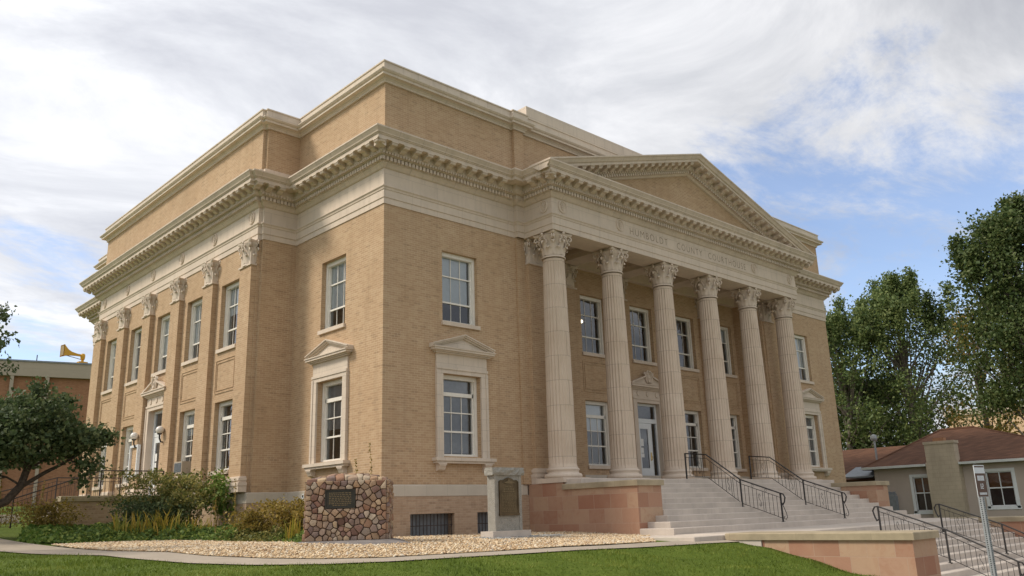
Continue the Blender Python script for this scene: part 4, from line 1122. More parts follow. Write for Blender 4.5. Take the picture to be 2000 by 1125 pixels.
# ------------------------------------------------------------------ iron railings
def railing(label, posts, zt=0.92, group=None, curl_end=True, name='stair_railing', scroll=True, matn='black_iron', curl_start=False, nopost=()):
    """posts: list of ground points along the rail, a post at each; sloped spans follow the points"""
    r = root(name, label, 'railing', posts[0], group)
    P = [Vector(p) for p in posts]; up = Vector((0, 0, 1))
    m_ = MB()
    top = [p+up*zt for p in P]
    if curl_end:
        d = (P[-1]-P[-2]); d.z = 0; d.normalize()
        e = P[-1]
        top += [e+d*0.10+up*(zt-0.03), e+d*0.155+up*(zt-0.14), e+d*0.12+up*(zt-0.28), e+d*0.06+up*(zt-0.36), e+d*0.03+up*(zt-0.33)]
    if curl_start:
        d = (P[0]-P[1]); d.z = 0; d.normalize(); e = P[0]
        top = [e+d*0.03+up*(zt-0.38), e+d*0.08+up*(zt-0.42), e+d*0.13+up*(zt-0.30), e+d*0.17+up*(zt-0.12), e+d*0.10+up*(zt-0.01)]+top
    m_.tube(top, 0.024, 6); m_.build('handrail', matn, r)
    for hh in (0.12, zt-0.14): m_ = MB(); m_.tube([p+up*hh for p in P], 0.012, 4); m_.build('rail', matn, r)
    for i_, p in enumerate(P):
        if i_ in nopost: continue
        m_ = MB(); m_.box(p.x-0.022, p.x+0.022, p.y-0.022, p.y+0.022, p.z-0.05, p.z+zt+0.01); m_.box(p.x-0.05, p.x+0.05, p.y-0.05, p.y+0.05, p.z-0.02, p.z+0.012); m_.build('post', matn, r)
    if curl_end:
        m_ = MB(); d = (P[-1]-P[-2]); d.z = 0; d.normalize(); e = P[-1]
        pl = [e+d*0.02+up*0.62, e+d*0.07+up*0.5, e+d*0.15+up*0.28, e+d*0.17+up*0.15, e+d*0.12+up*0.08, e+d*0.06+up*0.11, e+d*0.06+up*0.17, e+d*0.1+up*0.18]
        m_.tube(pl, 0.012, 4); m_.build('scroll', matn, r)
    cnt = 0
    for a, b_ in zip(P, P[1:]):
        L = Vector((b_.x-a.x, b_.y-a.y, 0)).length; n = max(2, round(L/0.145))
        dirv = (b_-a)/n
        i = 1
        while i < n:
            p = a+dirv*i
            bb_ = MB(); bb_.tube([p+up*0.12, p+up*(zt-0.14)], 0.008, 4); bb_.build('baluster', matn, r)
            cnt += 1
            if scroll and cnt % 6 == 3 and i+2 < n:
                q0 = p; q1 = a+dirv*(i+1)*1.0+dirv*0.5
                bb_ = MB(); bb_.tube([q1+up*0.12, q1+up*(zt-0.14)], 0.008, 4); bb_.build('baluster', matn, r)
                w_ = q1-q0
                zz0, zz1 = 0.15, zt-0.17
                pl = []
                for t in np.linspace(0, 1, 26):
                    # an S-scroll: two opposed spirals
                    if t < 0.5:
                        th = (0.5-t)*2*5.2; rr = 0.5*(1-(0.5-t)*1.5); u_ = 0.5-rr*0.8*math.sin(th)*0.55; z_ = 0.5+0.36*(math.cos(th)*rr-0.5)*1.0-0.0
                        u_ = 0.5-0.42*math.sin(th)*rr; z_ = 0.72-0.44*math.cos(th)*rr
                    else:
                        th = (t-0.5)*2*5.2; rr = 0.5*(1-(t-0.5)*1.5); u_ = 0.5+0.42*math.sin(th)*rr; z_ = 0.28+0.44*math.cos(th)*rr
                    pl.append(q0+w_*u_+up*(zz0+(zz1-zz0)*z_))
                sc_ = MB(); sc_.tube(pl, 0.0075, 4)
                i += 1
                # little curls between the two upper rails
                for u_ in (-0.6, 1.6):
                    c_ = q0+w_*u_+up*(zt-0.075)
                    sc_.tube([c_+(w_.normalized()*math.cos(t)+up*math.sin(t))*0.045 for t in np.linspace(0, 5.5, 9)], 0.006, 4)
                sc_.build('scroll_panel', matn, r)
            i += 1
    return r
def stair_pts(x, y0, zfun, ys): return [(x, y, zfun(y)) for y in ys]
def zup(y):
    k_ = math.floor((FY0-y)/TREAD)+1 if y < FY0 else 0
    return FZ-RISE*k_
def zline(y): return FZ if y > FY0 else FZ-RISE*((FY0-y)/TREAD+0.35)
for x, lab in ((11.95, 'black iron stair railing with scrolls, left one on the upper steps'), (16.3, 'black iron stair railing with scrolls, right one on the upper steps')):
    railing(lab, [(x, -2.05, FZ), (x, -2.95, FZ-0.10), (x, -4.25, zup(-4.25)), (x, -5.72, zup(-5.72))], 0.92, 'iron railings on the front steps', nopost=(1,))
def zlow(y): return ZL if y > -8.5 else ZL-0.17*(math.floor((-8.5-y)/0.38)+1)
for x, lab in ((12.0, 'black iron railing on the lower steps, nearer the lawn wall'), (16.75, 'black iron railing on the lower steps, nearer the grey house')):
    railing(lab, [(x, -8.9, zlow(-8.9)), (x, -10.75, zlow(-10.75)), (x, -12.5, zlow(-12.5))], 0.92, 'iron railings on the front steps', True, curl_start=True)
# ------------------------------------------------------------------ fieldstone monument
def clip(poly, a, b_, c):     # keep a*x+b*y<=c
    out = []
    for i in range(len(poly)):
        p, q = poly[i], poly[(i+1) % len(poly)]
        dp, dq = a*p[0]+b_*p[1]-c, a*q[0]+b_*q[1]-c
        if dp <= 0: out.append(p)
        if dp*dq < 0:
            t = dp/(dp-dq); out.append((p[0]+(q[0]-p[0])*t, p[1]+(q[1]-p[1])*t))
    return out
def rubble_face(mb, P, w_, h, cell, seed, holes=(), gap=0.007, dep=0.055):
    """irregular field stones over a w x h rectangle; P(u,v,d) maps into the world"""
    rg = random.Random(seed); pts = []
    rad = []
    for _ in range(6000):
        r_ = cell*rg.choice((0.32, 0.45, 0.55, 0.68)); q = (rg.uniform(0.02, w_-0.02), rg.uniform(0.02, h-0.02))
        if all((q[0]-p[0])**2+(q[1]-p[1])**2 > (0.86*(r_+r2))**2 for p, r2 in zip(pts, rad)): pts.append(q); rad.append(r_)
    for k_, p in enumerate(pts):
        poly = [(0, 0), (w_, 0), (w_, h), (0, h)]
        for q in pts:
            if q is p: continue
            dx, dy = q[0]-p[0], q[1]-p[1]
            if dx*dx+dy*dy > (3.6*cell)**2: continue
            poly = clip(poly, dx, dy, (q[0]**2+q[1]**2-p[0]**2-p[1]**2)/2)
            if len(poly) < 3: break
        for (a, b_, c, e) in holes:      # push stones off the plaque by cutting at its nearest side
            cx, cy = p
            d = [(a-cx, (1, 0, a)), (cx-b_, (-1, 0, -b_)), (c-cy, (0, 1, c)), (cy-e, (0, -1, -e))]
            best = max(d)
            poly = clip(poly, *best[1]) if len(poly) > 2 else poly
        if len(poly) < 3: continue
        cx = sum(q[0] for q in poly)/len(poly); cy = sum(q[1] for q in poly)/len(poly)
        # drop near-duplicate corners, round the polygon off
        rp = []
        for i in range(len(poly)):
            a, b_ = poly[i], poly[(i+1) % len(poly)]
            for t in (0.07, 0.5, 0.93): rp.append((a[0]+(b_[0]-a[0])*t, a[1]+(b_[1]-a[1])*t))
        n = len(rp); d0 = dep*rg.uniform(0.5, 1.3); tx, ty = rg.uniform(-.22, .22), rg.uniform(-.22, .22)
        sz = math.sqrt(sum((q[0]-cx)**2+(q[1]-cy)**2 for q in rp)/n)
        vs = []
        for sc_, dd in ((1-gap/sz, -0.03), (1-gap/sz, d0*0.5), (0.90-gap/sz, d0*0.93), (0.6, d0)):
            for q in rp:
                u, v = cx+(q[0]-cx)*sc_, cy+(q[1]-cy)*sc_
                vs.append(P(u, v, dd+((u-cx)*tx+(v-cy)*ty if dd > 0 else 0)))
        b0 = len(mb.v)
        mb.add(vs, [(j*n+i, j*n+(i+1) % n, (j+1)*n+(i+1) % n, (j+1)*n+i) for j in range(3) for i in range(n)]+[tuple(3*n+i for i in range(n))])
MON = Vector((-2.60, -2.30, -1.43)); MA = R(-42)
MU = Vector((math.cos(MA), math.sin(MA), 0)); MN = Vector((MU.y, -MU.x, 0))    # along the front, out of the front
mon = root('stone_monument', 'rough fieldstone monument with two dark plaques on the gravel at the corner', 'monument', MON)
mw, mh, md = 1.97, 1.42, 0.90
core = MB(); O = MON-MU*mw/2
core.hexa([O-MN*md, O+MU*mw-MN*md, O+MU*mw, O]+[q+Vector((0, 0, mh-0.02)) for q in (O-MN*md, O+MU*mw-MN*md, O+MU*mw, O)])
# humped top
core.hexa([O+MU*0.2-MN*md*.9+Vector((0, 0, mh-.03)), O+MU*(mw-0.2)-MN*md*.9+Vector((0, 0, mh-.03)), O+MU*(mw-.2)-MN*.2+Vector((0, 0, mh-.03)), O+MU*.2-MN*.2+Vector((0, 0, mh-.03)),
           O+MU*0.5-MN*md*.7+Vector((0, 0, mh+.12)), O+MU*(mw-0.5)-MN*md*.7+Vector((0, 0, mh+.12)), O+MU*(mw-.5)-MN*.4+Vector((0, 0, mh+.12)), O+MU*.5-MN*.4+Vector((0, 0, mh+.12))])
core.build('core', 'stone_mortar', mon)
fs_ = MB()
Z = Vector((0, 0, 1))
rubble_face(fs_, lambda u, v, d: O+MU*u+Z*v+MN*d, mw, mh, 0.17, 11, holes=((0.47, 1.22, 0.76, 1.21), (0.79, 0.96, 0.36, 0.53)), gap=0.009)
rubble_face(fs_, lambda u, v, d: O+MU*mw-MN*u+Z*v+MU*d, md, mh, 0.18, 12)
rubble_face(fs_, lambda u, v, d: O-MN*md+MN*u+Z*v-MU*d, md, mh, 0.19, 13)
rubble_face(fs_, lambda u, v, d: O+MU*mw-MN*md-MU*u+Z*v-MN*d, mw, mh, 0.22, 15)
def topz(u, v): return 0.17*max(0, math.sin(math.pi*min(1, max(0, u/mw))))**0.6*max(0, math.sin(math.pi*(0.12+0.8*v/md)))
rubble_face(fs_, lambda u, v, d: O+MU*u-MN*v+Z*(mh-0.03+topz(u, v)+d), mw, md, 0.22, 14)
fs_.build('fieldstone', 'fieldstone', mon, True, 50)
pq = MB(); F = Fr(O, MU, MN)
pq.fbox(F, 0.48, 1.21, 0.77, 1.20, -0.03, 0.035)
for a, b_, c, e in ((0.475, 0.50, 0.765, 1.205), (1.19, 1.215, 0.765, 1.205), (0.50, 1.19, 0.765, 0.79), (0.50, 1.19, 1.18, 1.205)): pq.fbox(F, a, b_, c, e, -0.02, 0.05)
pl_ = pq.build('plaque', 'dark_bronze', mon)
def text_lines(fr, parent, u0, u1, rows, d, seed, h=0.022):
    """worn raised lettering too small to read"""
    rg = random.Random(seed); m_ = MB()
    for z, full in rows:
        c = (u0+u1)/2; hw = (u1-u0)/2*full; u = c-hw
        while u < c+hw:
            w_ = rg.uniform(0.03, 0.085); w_ = min(w_, c+hw-u)
            m_.fbox(fr, u, u+w_*0.82, z-h/2, z+h/2, d, d+0.004); u += w_+0.008
    return m_.build('worn_lettering', 'bronze_letters', parent)
text_lines(F, pl_, 0.54, 1.15, [(1.13-0.042*i, 0.9 if i < 7 else 0.6) for i in range(8)], 0.035, 4)
pq = MB(); pq.prism(F, [(0.875+0.082*math.cos(t), 0.445+0.082*math.sin(t)) for t in np.linspace(0, 6.283, 19)[:-1]], -0.03, 0.045); pq.build('round_plaque', 'sign_brown', mon)
sb = MB()
def slab_pt(u, v, z): q = O+MU*u+MN*v; return (q.x, q.y, z)
ring = [(-0.62, 0.40), (0.2, 0.85), (mw+0.0, 0.80), (mw+0.62, 0.30), (mw+0.5, -md-0.2), (-0.3, -md-0.3)]
ring2 = [(-0.12, 0.05), (0.2, 0.12), (mw-0.1, 0.12), (mw+0.12, 0.05), (mw+0.1, -md-0.1), (-0.1, -md-0.1)]
n = len(ring)
sb.add([slab_pt(u, v, -1.75) for u, v in ring]+[slab_pt(u, v, -1.515) for u, v in ring]+[slab_pt(u, v, -1.425) for u, v in ring2], [(i, (i+1) % n, n+(i+1) % n, n+i) for i in range(n)]+[(n+i, n+(i+1) % n, 2*n+(i+1) % n, 2*n+i) for i in range(n)]+[tuple(2*n+i for i in range(n))])
sb.build('base_slab', 'slate_slab', mon)

# ------------------------------------------------------------------ granite monument
GX, GY, GZ = 1.90, -3.28, -1.56
gm = root('granite_monument', 'grey granite monument with a rough cap and bronze plaque beside the portico', 'monument', (GX, GY, GZ))
GF = Fr((GX, GY, GZ), (1, 0, 0), (0, -1, 0))
m_ = MB(); m_.fbox(GF, -0.70, 0.70, 0.0, 0.20, -0.36, 0.14); m_.build('plinth', 'concrete', gm)
m_ = MB(); m_.fbox(GF, -0.50, 0.50, 0.2, 1.66, -0.28, 0.0)
m_.fbox(GF, -0.502, -0.42, 0.2, 1.66, -0.281, 0.02); m_.fbox(GF, 0.40, 0.502, 0.2, 1.66, -0.281, 0.012); m_.build('shaft', 'granite', gm)
m_ = MB(); rg = random.Random(3)
nx, nz = 14, 4
vs = []
for k_ in range(2):
    for j in range(nz):
        for i in range(nx):
            ed = 0.02 if i in (0, nx-1) or j in (0, nz-1) else 0
            vs.append(GF.p(-0.585+1.17*i/(nx-1)+rg.uniform(-.012, .012), 1.66+0.21*j/(nz-1)+rg.uniform(-.006, .006)*(0 < j), (0.06 if k_ == 0 else -0.30)+rg.uniform(-.02, .02)-(ed if k_ == 0 else -ed)))
fs = []
N_ = nx*nz
for j in range(nz-1):
    for i in range(nx-1):
        a = j*nx+i; fs += [(a, a+1, a+nx+1, a+nx), (N_+a+1, N_+a, N_+a+nx, N_+a+nx+1)]
for i in range(nx-1):
    fs += [(i+1, i, N_+i, N_+i+1), ((nz-1)*nx+i, (nz-1)*nx+i+1, N_+(nz-1)*nx+i+1, N_+(nz-1)*nx+i)]
for j in range(nz-1):
    fs += [(j*nx, (j+1)*nx, N_+(j+1)*nx, N_+j*nx), ((j+1)*nx+nx-1, j*nx+nx-1, N_+j*nx+nx-1, N_+(j+1)*nx+nx-1)]
m_.add(vs, fs); m_.build('cap', 'granite', gm)
m_ = MB(); ar = [(-0.34, 0.62), (0.36, 0.62), (0.36, 1.50), (0.30, 1.535), (0.2, 1.53), (0.12, 1.575), (0.0, 1.60), (-0.1, 1.575), (-0.18, 1.53), (-0.28, 1.535), (-0.34, 1.50)]
m_.prism(GF, ar, -0.02, 0.03)
m_.fbox(GF, -0.355, 0.375, 0.595, 0.655, -0.02, 0.055)
for a, b_ in ((-0.345, -0.31), (0.33, 0.365)): m_.fbox(GF, a, b_, 0.655, 1.49, -0.02, 0.042)
pl_ = m_.build('plaque', 'bronze', gm)
text_lines(GF, pl_, -0.27, 0.29, [(1.36, 0.55), (1.29, 0.7), (1.23, 0.85)], 0.03, 8, 0.034)
text_lines(GF, pl_, -0.27, 0.29, [(1.16-0.038*i, 0.95) for i in range(13)], 0.03, 9, 0.016)
m_ = MB()
m_.prism(GF, [(-0.2, 1.47), (-0.05, 1.50), (0.0, 1.56), (0.06, 1.50), (0.22, 1.47), (0.1, 1.44), (-0.08, 1.44)], 0.03, 0.05); m_.build('emblem', 'bronze_letters', pl_)
m_ = MB(); m_.bbox(GX-1.15, GX+1.35, GY-0.62, GY-0.48, -1.75, GZ+0.03, 0.01); m_.bbox(GX-1.15, GX-1.02, GY-0.475, GY+0.4, -1.75, GZ+0.03, 0.01)
tag(m_.build('edging_kerb', 'path_concrete'), 'low grey concrete edging strip around the granite monument', 'kerb')
pebbles('grey_gravel', [(GX-1.0, GY-0.44), (GX+1.9, GY-0.44)], [(GX-1.0, GY+0.35), (GX+2.2, GY+0.35)], 2600, 0.032, 'pebble_grey', 6, 'grey crushed stone ringed by kerb at the foot of the granite monument')

# ------------------------------------------------------------------ sign post in front of the lower steps
SX, SY = 0.12, -15.80
sp_ = root('signpost', 'leaning perforated steel post with a small brown and white sign', 'sign post', (SX, SY, -3.0))
pm_ = MB(); ax = Vector((0.012, 0, 1)).normalized()
sdir = Vector((0.99, -0.155, 0)).normalized(); sn = Vector((-0.155, -0.99, 0)).normalized()     # sign runs along sdir, faces sn
def SPP(u, h, d): return Vector((SX, SY, -3.64))+ax*h+sdir*u+sn*d
hw = 0.032
pm_.hexa([SPP(-hw, 0, hw), SPP(hw, 0, hw), SPP(hw, 0, -hw), SPP(-hw, 0, -hw), SPP(-hw, 3.22, hw), SPP(hw, 3.22, hw), SPP(hw, 3.22, -hw), SPP(-hw, 3.22, -hw)])
post = pm_.build('post', 'galvanised', sp_)
h_ = MB()
for i in range(100):
    zz = 0.1+i*0.0300
    if zz > 3.18: break
    c8 = [(0.0095*math.cos(t), 0.0095*math.sin(t)) for t in np.linspace(0, 6.283, 9)[:-1]]
    for base_u, base_d, mode in ((0, hw+0.0008, 0), (-hw-0.0008, 0, 1)):
        if mode == 0: h_.add([SPP(a, zz+b_, base_d) for a, b_ in c8], [tuple(range(8))])
        else: h_.add([SPP(base_u, zz+b_, a) for a, b_ in c8], [tuple(range(8))])
h_.build('perforation', 'hole', post)
sg = MB()
def sbox(mb, u0, u1, h0, h1, d0, d1): mb.hexa([SPP(u0, h0, d1), SPP(u1, h0, d1), SPP(u1, h0, d0), SPP(u0, h0, d0), SPP(u0, h1, d1), SPP(u1, h1, d1), SPP(u1, h1, d0), SPP(u0, h1, d0)])
sbox(sg, -0.152, 0.152, 2.74, 3.22, hw+0.002, hw+0.008)
sgn = sg.build('sign_panel', 'white_metal', sp_)
sg = MB(); sbox(sg, -0.147, 0.147, 2.747, 3.095, hw+0.0082, hw+0.0095); sbox(sg, -0.138, 0.138, 3.185, 3.205, hw+0.0082, hw+0.0095); sg.build('brown_field', 'sign_brown', sgn)
sg = MB(); rg = random.Random(2)
for a, b_, z, hh in ((-0.095, 0.095, 2.985, 0.075), (-0.095, 0.105, 2.775, 0.035)):
    u = a
    while u < b_:
        w_ = rg.uniform(0.016, 0.026); sbox(sg, u, u+w_, z, z+hh, hw+0.0097, hw+0.0105)
        u += w_+0.006
# the number 12
sbox(sg, -0.035, -0.02, 2.865, 2.94, hw+0.0097, hw+0.0105); sbox(sg, -0.045, -0.01, 2.865, 2.873, hw+0.0097, hw+0.0105)
for u0, u1, h0, h1 in ((0.0, 0.045, 2.928, 2.94), (0.033, 0.045, 2.908, 2.928), (0.0, 0.045, 2.897, 2.908), (0.0, 0.012, 2.877, 2.897), (0.0, 0.045, 2.865, 2.877)): sbox(sg, u0, u1, h0, h1, hw+0.0097, hw+0.0105)
sg.build('sign_lettering', 'white_metal', sgn)

# ------------------------------------------------------------------ grey house on the right
HX, HY0, HY1 = 33.0, -10.5, 0.4
HZ = -2.9; EV = 0.92
hs = root('grey_house', 'single storey grey stucco house with a brown shingle hip roof', 'house', (HX+5, -8, HZ))
HF = Fr((HX, 0, 0), (0, -1, 0), (-1, 0, 0))
hw1 = (1.62, 2.55, -1.45, 0.30); hw2 = (5.25, 6.45, -1.30, 0.38); hw3 = (10.0, 11.2, -1.25, 0.4)
m_ = MB(); wall_panel(m_, HF, -HY1, -HY0, HZ-0.5, EV, [hw1, hw2], 0, 0.15)
for a, b_ in (((HX, HY0), (HX+11, HY0)), ((HX+11, HY0), (HX+11, HY1)), ((HX+11, HY1), (HX, HY1))): m_.quad((*a, HZ-.5), (*b_, HZ-.5), (*b_, EV), (*a, EV))
m_.build('wall', 'stucco', hs)
for (a, b_, c, e) in (hw1, hw2):
    f = MB(); t = 0.15
    for p, q, r_, s in ((a-t, a, c-0.1, e+t), (b_, b_+t, c-0.1, e+t), (a, b_, e, e+t), (a-t-.03, b_+t+.03, c-0.16, c)): f.fbox(HF, p, q, r_, s, -0.02, 0.03)
    zm = (c+e)/2+0.05
    f.fbox(HF, a, b_, zm-0.03, zm+0.03, -0.1, -0.05); f.fbox(HF, (a+b_)/2-0.02, (a+b_)/2+0.02, c, e, -0.1, -0.055)
    for p, q, r_, s in ((a, a+0.05, c, e), (b_-0.05, b_, c, e), (a, b_, c, c+0.05), (a, b_, e-0.05, e)): f.fbox(HF, p, q, r_, s, -0.12, -0.052)
    o = f.build('window', 'white_metal', hs)
    g = MB(); g.quad(HF.p(a, c, -0.08), HF.p(b_, c, -0.08), HF.p(b_, e, -0.08), HF.p(a, e, -0.08)); g.build('pane', 'glass', o)
    g = MB(); g.quad(HF.p(a, zm-0.05, -0.2), HF.p(b_, zm-0.05, -0.2), HF.p(b_, e, -0.2), HF.p(a, e, -0.2)); g.build('blind', 'orange_blind', o)
    g = MB(); g.quad(HF.p(a, c, -0.25), HF.p(b_, c, -0.25), HF.p(b_, e, -0.25), HF.p(a, e, -0.25)); g.build('dark_backing', 'room_shade', o)  # dark sheet behind the pane, painted as the unlit room's shade
m_ = MB(); m_.fbox(HF, -HY1-0.0, -HY0, EV-0.16, EV-0.02, 0, 0.06); m_.fbox(HF, -HY1+0.0, -HY1+0.16, HZ, EV-0.16, 0, 0.035); m_.build('trim_board', 'stucco', hs)
m_ = MB(); ov = 0.45; RX = HX+5.5; RZ = 3.05; ry0, ry1 = -3.3, -1.4
e0 = [(HX-ov, HY0-ov, EV), (HX-ov, HY1+ov, EV), (HX+11+ov, HY1+ov, EV), (HX+11+ov, HY0-ov, EV)]
r0, r1 = (RX, ry0, RZ), (RX, ry1, RZ)
for d in (0, -0.12):
    def q_(p): return (p[0], p[1], p[2]+d)
    m_.add([q_(e0[0]), q_(e0[1]), q_(e0[2]), q_(e0[3]), q_(r0), q_(r1)], [(1, 0, 4, 5), (2, 1, 5), (3, 2, 5, 4), (0, 3, 4)])
m_.add([e0[0], e0[1], e0[2], e0[3]]+[(p[0], p[1], p[2]-0.12) for p in e0], [(0, 1, 5, 4), (1, 2, 6, 5), (2, 3, 7, 6), (3, 0, 4, 7)])
roof = m_.build('roof', 'shingle', hs)
m_ = MB()
m_.tube([Vector(r0)+Vector((0, 0, .02)), Vector(r1)+Vector((0, 0, .02))], 0.09, 5)
for a, b_ in ((e0[1], r1), (e0[0], r0)): m_.tube([Vector(a), Vector(b_)], 0.07, 5)
m_.build('ridge_cap', 'shingle', roof)
m_ = MB()
m_.sprism(HF, [(ov, EV-0.10), (ov+0.10, EV-0.10), (ov+0.13, EV+0.015), (ov+0.11, EV+0.02), (ov+0.085, EV-0.08), (ov, EV-0.08)], -HY1-ov, 2.6)
m_.sprism(HF, [(ov, EV-0.10), (ov+0.10, EV-0.10), (ov+0.13, EV+0.015), (ov+0.11, EV+0.02), (ov+0.085, EV-0.08), (ov, EV-0.08)], 4.24, -HY0+ov); m_.build('gutter', 'white_metal', roof)
# lower wing behind
m_ = MB(); m_.box(HX+1.5, HX+14, HY1+0.1, HY1+9, HZ, 0.3); m_.build('rear_wing', 'stucco', hs)
m_ = MB(); m_.hexa([(HX+0.8, HY1+0.2, 0.25), (HX+0.8, HY1+10, 0.25), (HX+7.5, HY1+10, 2.35), (HX+7.5, HY1+0.2, 2.35), (HX+0.8, HY1+0.2, 0.37), (HX+0.8, HY1+10, 0.37), (HX+7.5, HY1+10, 2.47), (HX+7.5, HY1+0.2, 2.47)])
m_.hexa([(HX+7.5, HY1+0.2, 2.35), (HX+7.5, HY1+10, 2.35), (HX+14, HY1+10, 0.3), (HX+14, HY1+0.2, 0.3), (HX+7.5, HY1+0.2, 2.47), (HX+7.5, HY1+10, 2.47), (HX+14, HY1+10, 0.42), (HX+14, HY1+0.2, 0.42)])
m_.build('rear_roof', 'shingle', hs)
m_ = MB(); m_.hexa([(HX-0.2, HY1+0.05, 0.42), (HX+1.7, HY1+0.05, 1.0), (HX+1.7, HY1+1.8, 1.0), (HX-0.2, HY1+1.8, 0.42), (HX-0.2, HY1+0.05, 0.5), (HX+1.7, HY1+0.05, 1.08), (HX+1.7, HY1+1.8, 1.08), (HX-0.2, HY1+1.8, 0.5)]); m_.build('porch_roof', 'lead_grey', hs)
m_ = MB(); cu0, cu1 = 2.62, 4.22
m_.fbox(HF, cu0, cu1, HZ, 1.0, -0.02, 0.55); m_.fbox(HF, cu0+0.06, cu1-0.06, 1.0, 1.92, -0.02, 0.55); m_.fbox(HF, cu0+0.02, cu1-0.02, 1.92, 2.06, -0.06, 0.59)
ch = m_.build('chimney', 'grey_block', hs)
m_ = MB(); m_.fbox(HF, cu0+0.5, cu1-0.55, 2.06, 2.24, 0.1, 0.45); m_.build('flue', 'orange_brick', ch)
m_ = MB(); vx, vy = HX+4.2, HY1+1.6
m_.lathe((vx, vy, 1.4), [(0.06, 0), (0.06, 1.35), (0.05, 1.36)], 10); m_.lathe((vx, vy, 2.70), [(0.17, 0), (0.2, 0.12), (0.18, 0.3), (0.05, 0.36)], 10); m_.build('vent_pipe', 'galvanised', hs)
m_ = MB(); m_.lathe((HX+6.2, HY1+5.5, 2.2), [(0.2, 0), (0.2, 0.12), (0.14, 0.25), (0.03, 0.3)], 10); m_.build('roof_vent', 'white_metal', hs)
m_ = MB(); u0 = 0.30
m_.fbox(HF, u0, u0+0.62, -1.55, -0.62, 0.55, 0.85); m_.fbox(HF, u0+0.03, u0+0.59, -0.61, -0.50, 0.56, 0.84)
for i in range(5): m_.fbox(HF, u0+0.04+0.115*i, u0+0.10+0.115*i, -0.50, -0.40-0.03*(i % 2), 0.6, 0.8)
m_.fbox(HF, u0-0.0, u0+0.6, -2.9, -1.56, 0.58, 0.82)
tag(m_.build('utility_cabinet', 'lead_grey'), 'small pale grey utility cabinet against the stucco house wall', 'cabinet')

# ------------------------------------------------------------------ distant buildings
AX = 16.0
ob = root('brick_building', 'large orange brick building with a cream parapet behind the courthouse', 'building', (5, 75, 3))
oz = 3.0
OU = Vector((0.971, -0.24, 0)).normalized(); OF = Fr((1.76, 57.9, 0), OU, (OU.y, -OU.x, 0))
m_ = MB(); m_.fbox(OF, -30, 34, -0.5, 11.6, -22, 0); m_.build('wall', 'orange_brick', ob)
m_ = MB(); m_.fbox(OF, -30.2, 34.2, 11.35, 12.55, -22, 0.35); m_.build('parapet', 'parapet_cream', ob)
m_ = MB(); m_.fbox(OF, -30.3, 34.3, 12.55, 12.68, -22.2, 0.42); m_.build('coping', 'lead_grey', ob)
for u in (-14, -11.4, -8.8, -6.2, -3.6, 1.05, 3.62, 8.4, 13.0):
    m_ = MB(); m_.fbox(OF, u-0.13, u+0.13, -0.4, 11.35, 0.0, 0.32); m_.build('pilaster', 'parapet_cream', ob)
for u in (-7.5, -4.9, -1.1):
    m_ = MB(); m_.fbox(OF, u-1.0, u+1.0, 0.6, 5.4, -0.05, 0.02); m_.build('window', 'rubber_dark', ob)
m_ = MB(); p = OF.p(2.65, 12.68, -0.6); m_.tube([p, p+Vector((0, 0, 0.65))], 0.04, 6); tag(m_.build('roof_pipe', 'dark_iron'), 'thin dark vent pipe standing on the flat roof of the orange building', 'pipe')
# warning siren on that roof
sc0 = OF.p(6.1, 12.68, -0.7)
sr = root('warning_siren', 'yellow warning siren horn mounted on the flat roof of the orange building', 'siren', sc0)
hd = Vector((-0.95, -0.12, 0)).normalized(); hs_ = Vector((-hd.y, hd.x, 0))
m_ = MB(); b0 = sc0
m_.hexa([b0-hd*0.7-hs_*.5, b0+hd*0.7-hs_*.5, b0+hd*0.7+hs_*.5, b0-hd*0.7+hs_*.5]+[q+Vector((0, 0, .5)) for q in (b0-hd*0.7-hs_*.5, b0+hd*0.7-hs_*.5, b0+hd*0.7+hs_*.5, b0-hd*0.7+hs_*.5)])
m_.build('mount', 'yellow_paint', sr)
m_ = MB(); m_.lathe(b0+Vector((0, 0, .5)), [(0.22, 0), (0.22, 0.35), (0.34, 0.45), (0.38, 0.8), (0.36, 1.25), (0.22, 1.4)], 12); m_.build('motor', 'yellow_paint', sr, True)
m_ = MB(); zc = b0+Vector((0, 0, 1.55)); vs = []
for t, a, dz in ((0.1, 0.16, 0.0), (1.0, 0.19, 0.05), (1.9, 0.30, 0.14), (2.5, 0.48, 0.24), (3.1, 0.80, 0.40), (3.35, 0.98, 0.46)):
    for sx, sz in ((-1, -1), (1, -1), (1, 1), (-1, 1)): vs.append(zc+hd*t+hs_*sx*a*0.8+Vector((0, 0, sz*a+dz)))
m_.add(vs, [(j*4+i, j*4+(i+1) % 4, (j+1)*4+(i+1) % 4, (j+1)*4+i) for j in range(5) for i in range(4)]+[(3, 2, 1, 0)])
m_.build('horn', 'yellow_paint', sr)
m_ = MB(); a = 0.80; q = zc+hd*3.36+Vector((0, 0, 0.46))
m_.quad(q-hs_*a*.7+Vector((0, 0, -a)), q+hs_*a*.7+Vector((0, 0, -a)), q+hs_*a*.7+Vector((0, 0, a)), q-hs_*a*.7+Vector((0, 0, a))); m_.build('horn_mouth', 'horn_grey', sr)
m_ = MB(); m_.tube([b0+hd*0.25+Vector((0, 0, .9)), zc+hd*2.6+Vector((0, 0, -.25))], 0.06, 6); m_.build('brace', 'galvanised', sr)
sr.scale = (0.52, 0.52, 0.52)

bb = root('beige_building', 'sunlit beige building glimpsed behind the trees on the far right', 'building', (100, 26, -2))
m_ = MB(); m_.box(92, 118, -2, 17, -3, 8.6); m_.build('wall', 'beige_wall', bb)
m_ = MB(); m_.box(91.7, 118.3, -2.3, 17.3, 8.6, 9.2); m_.build('parapet', 'cream_plain', bb)

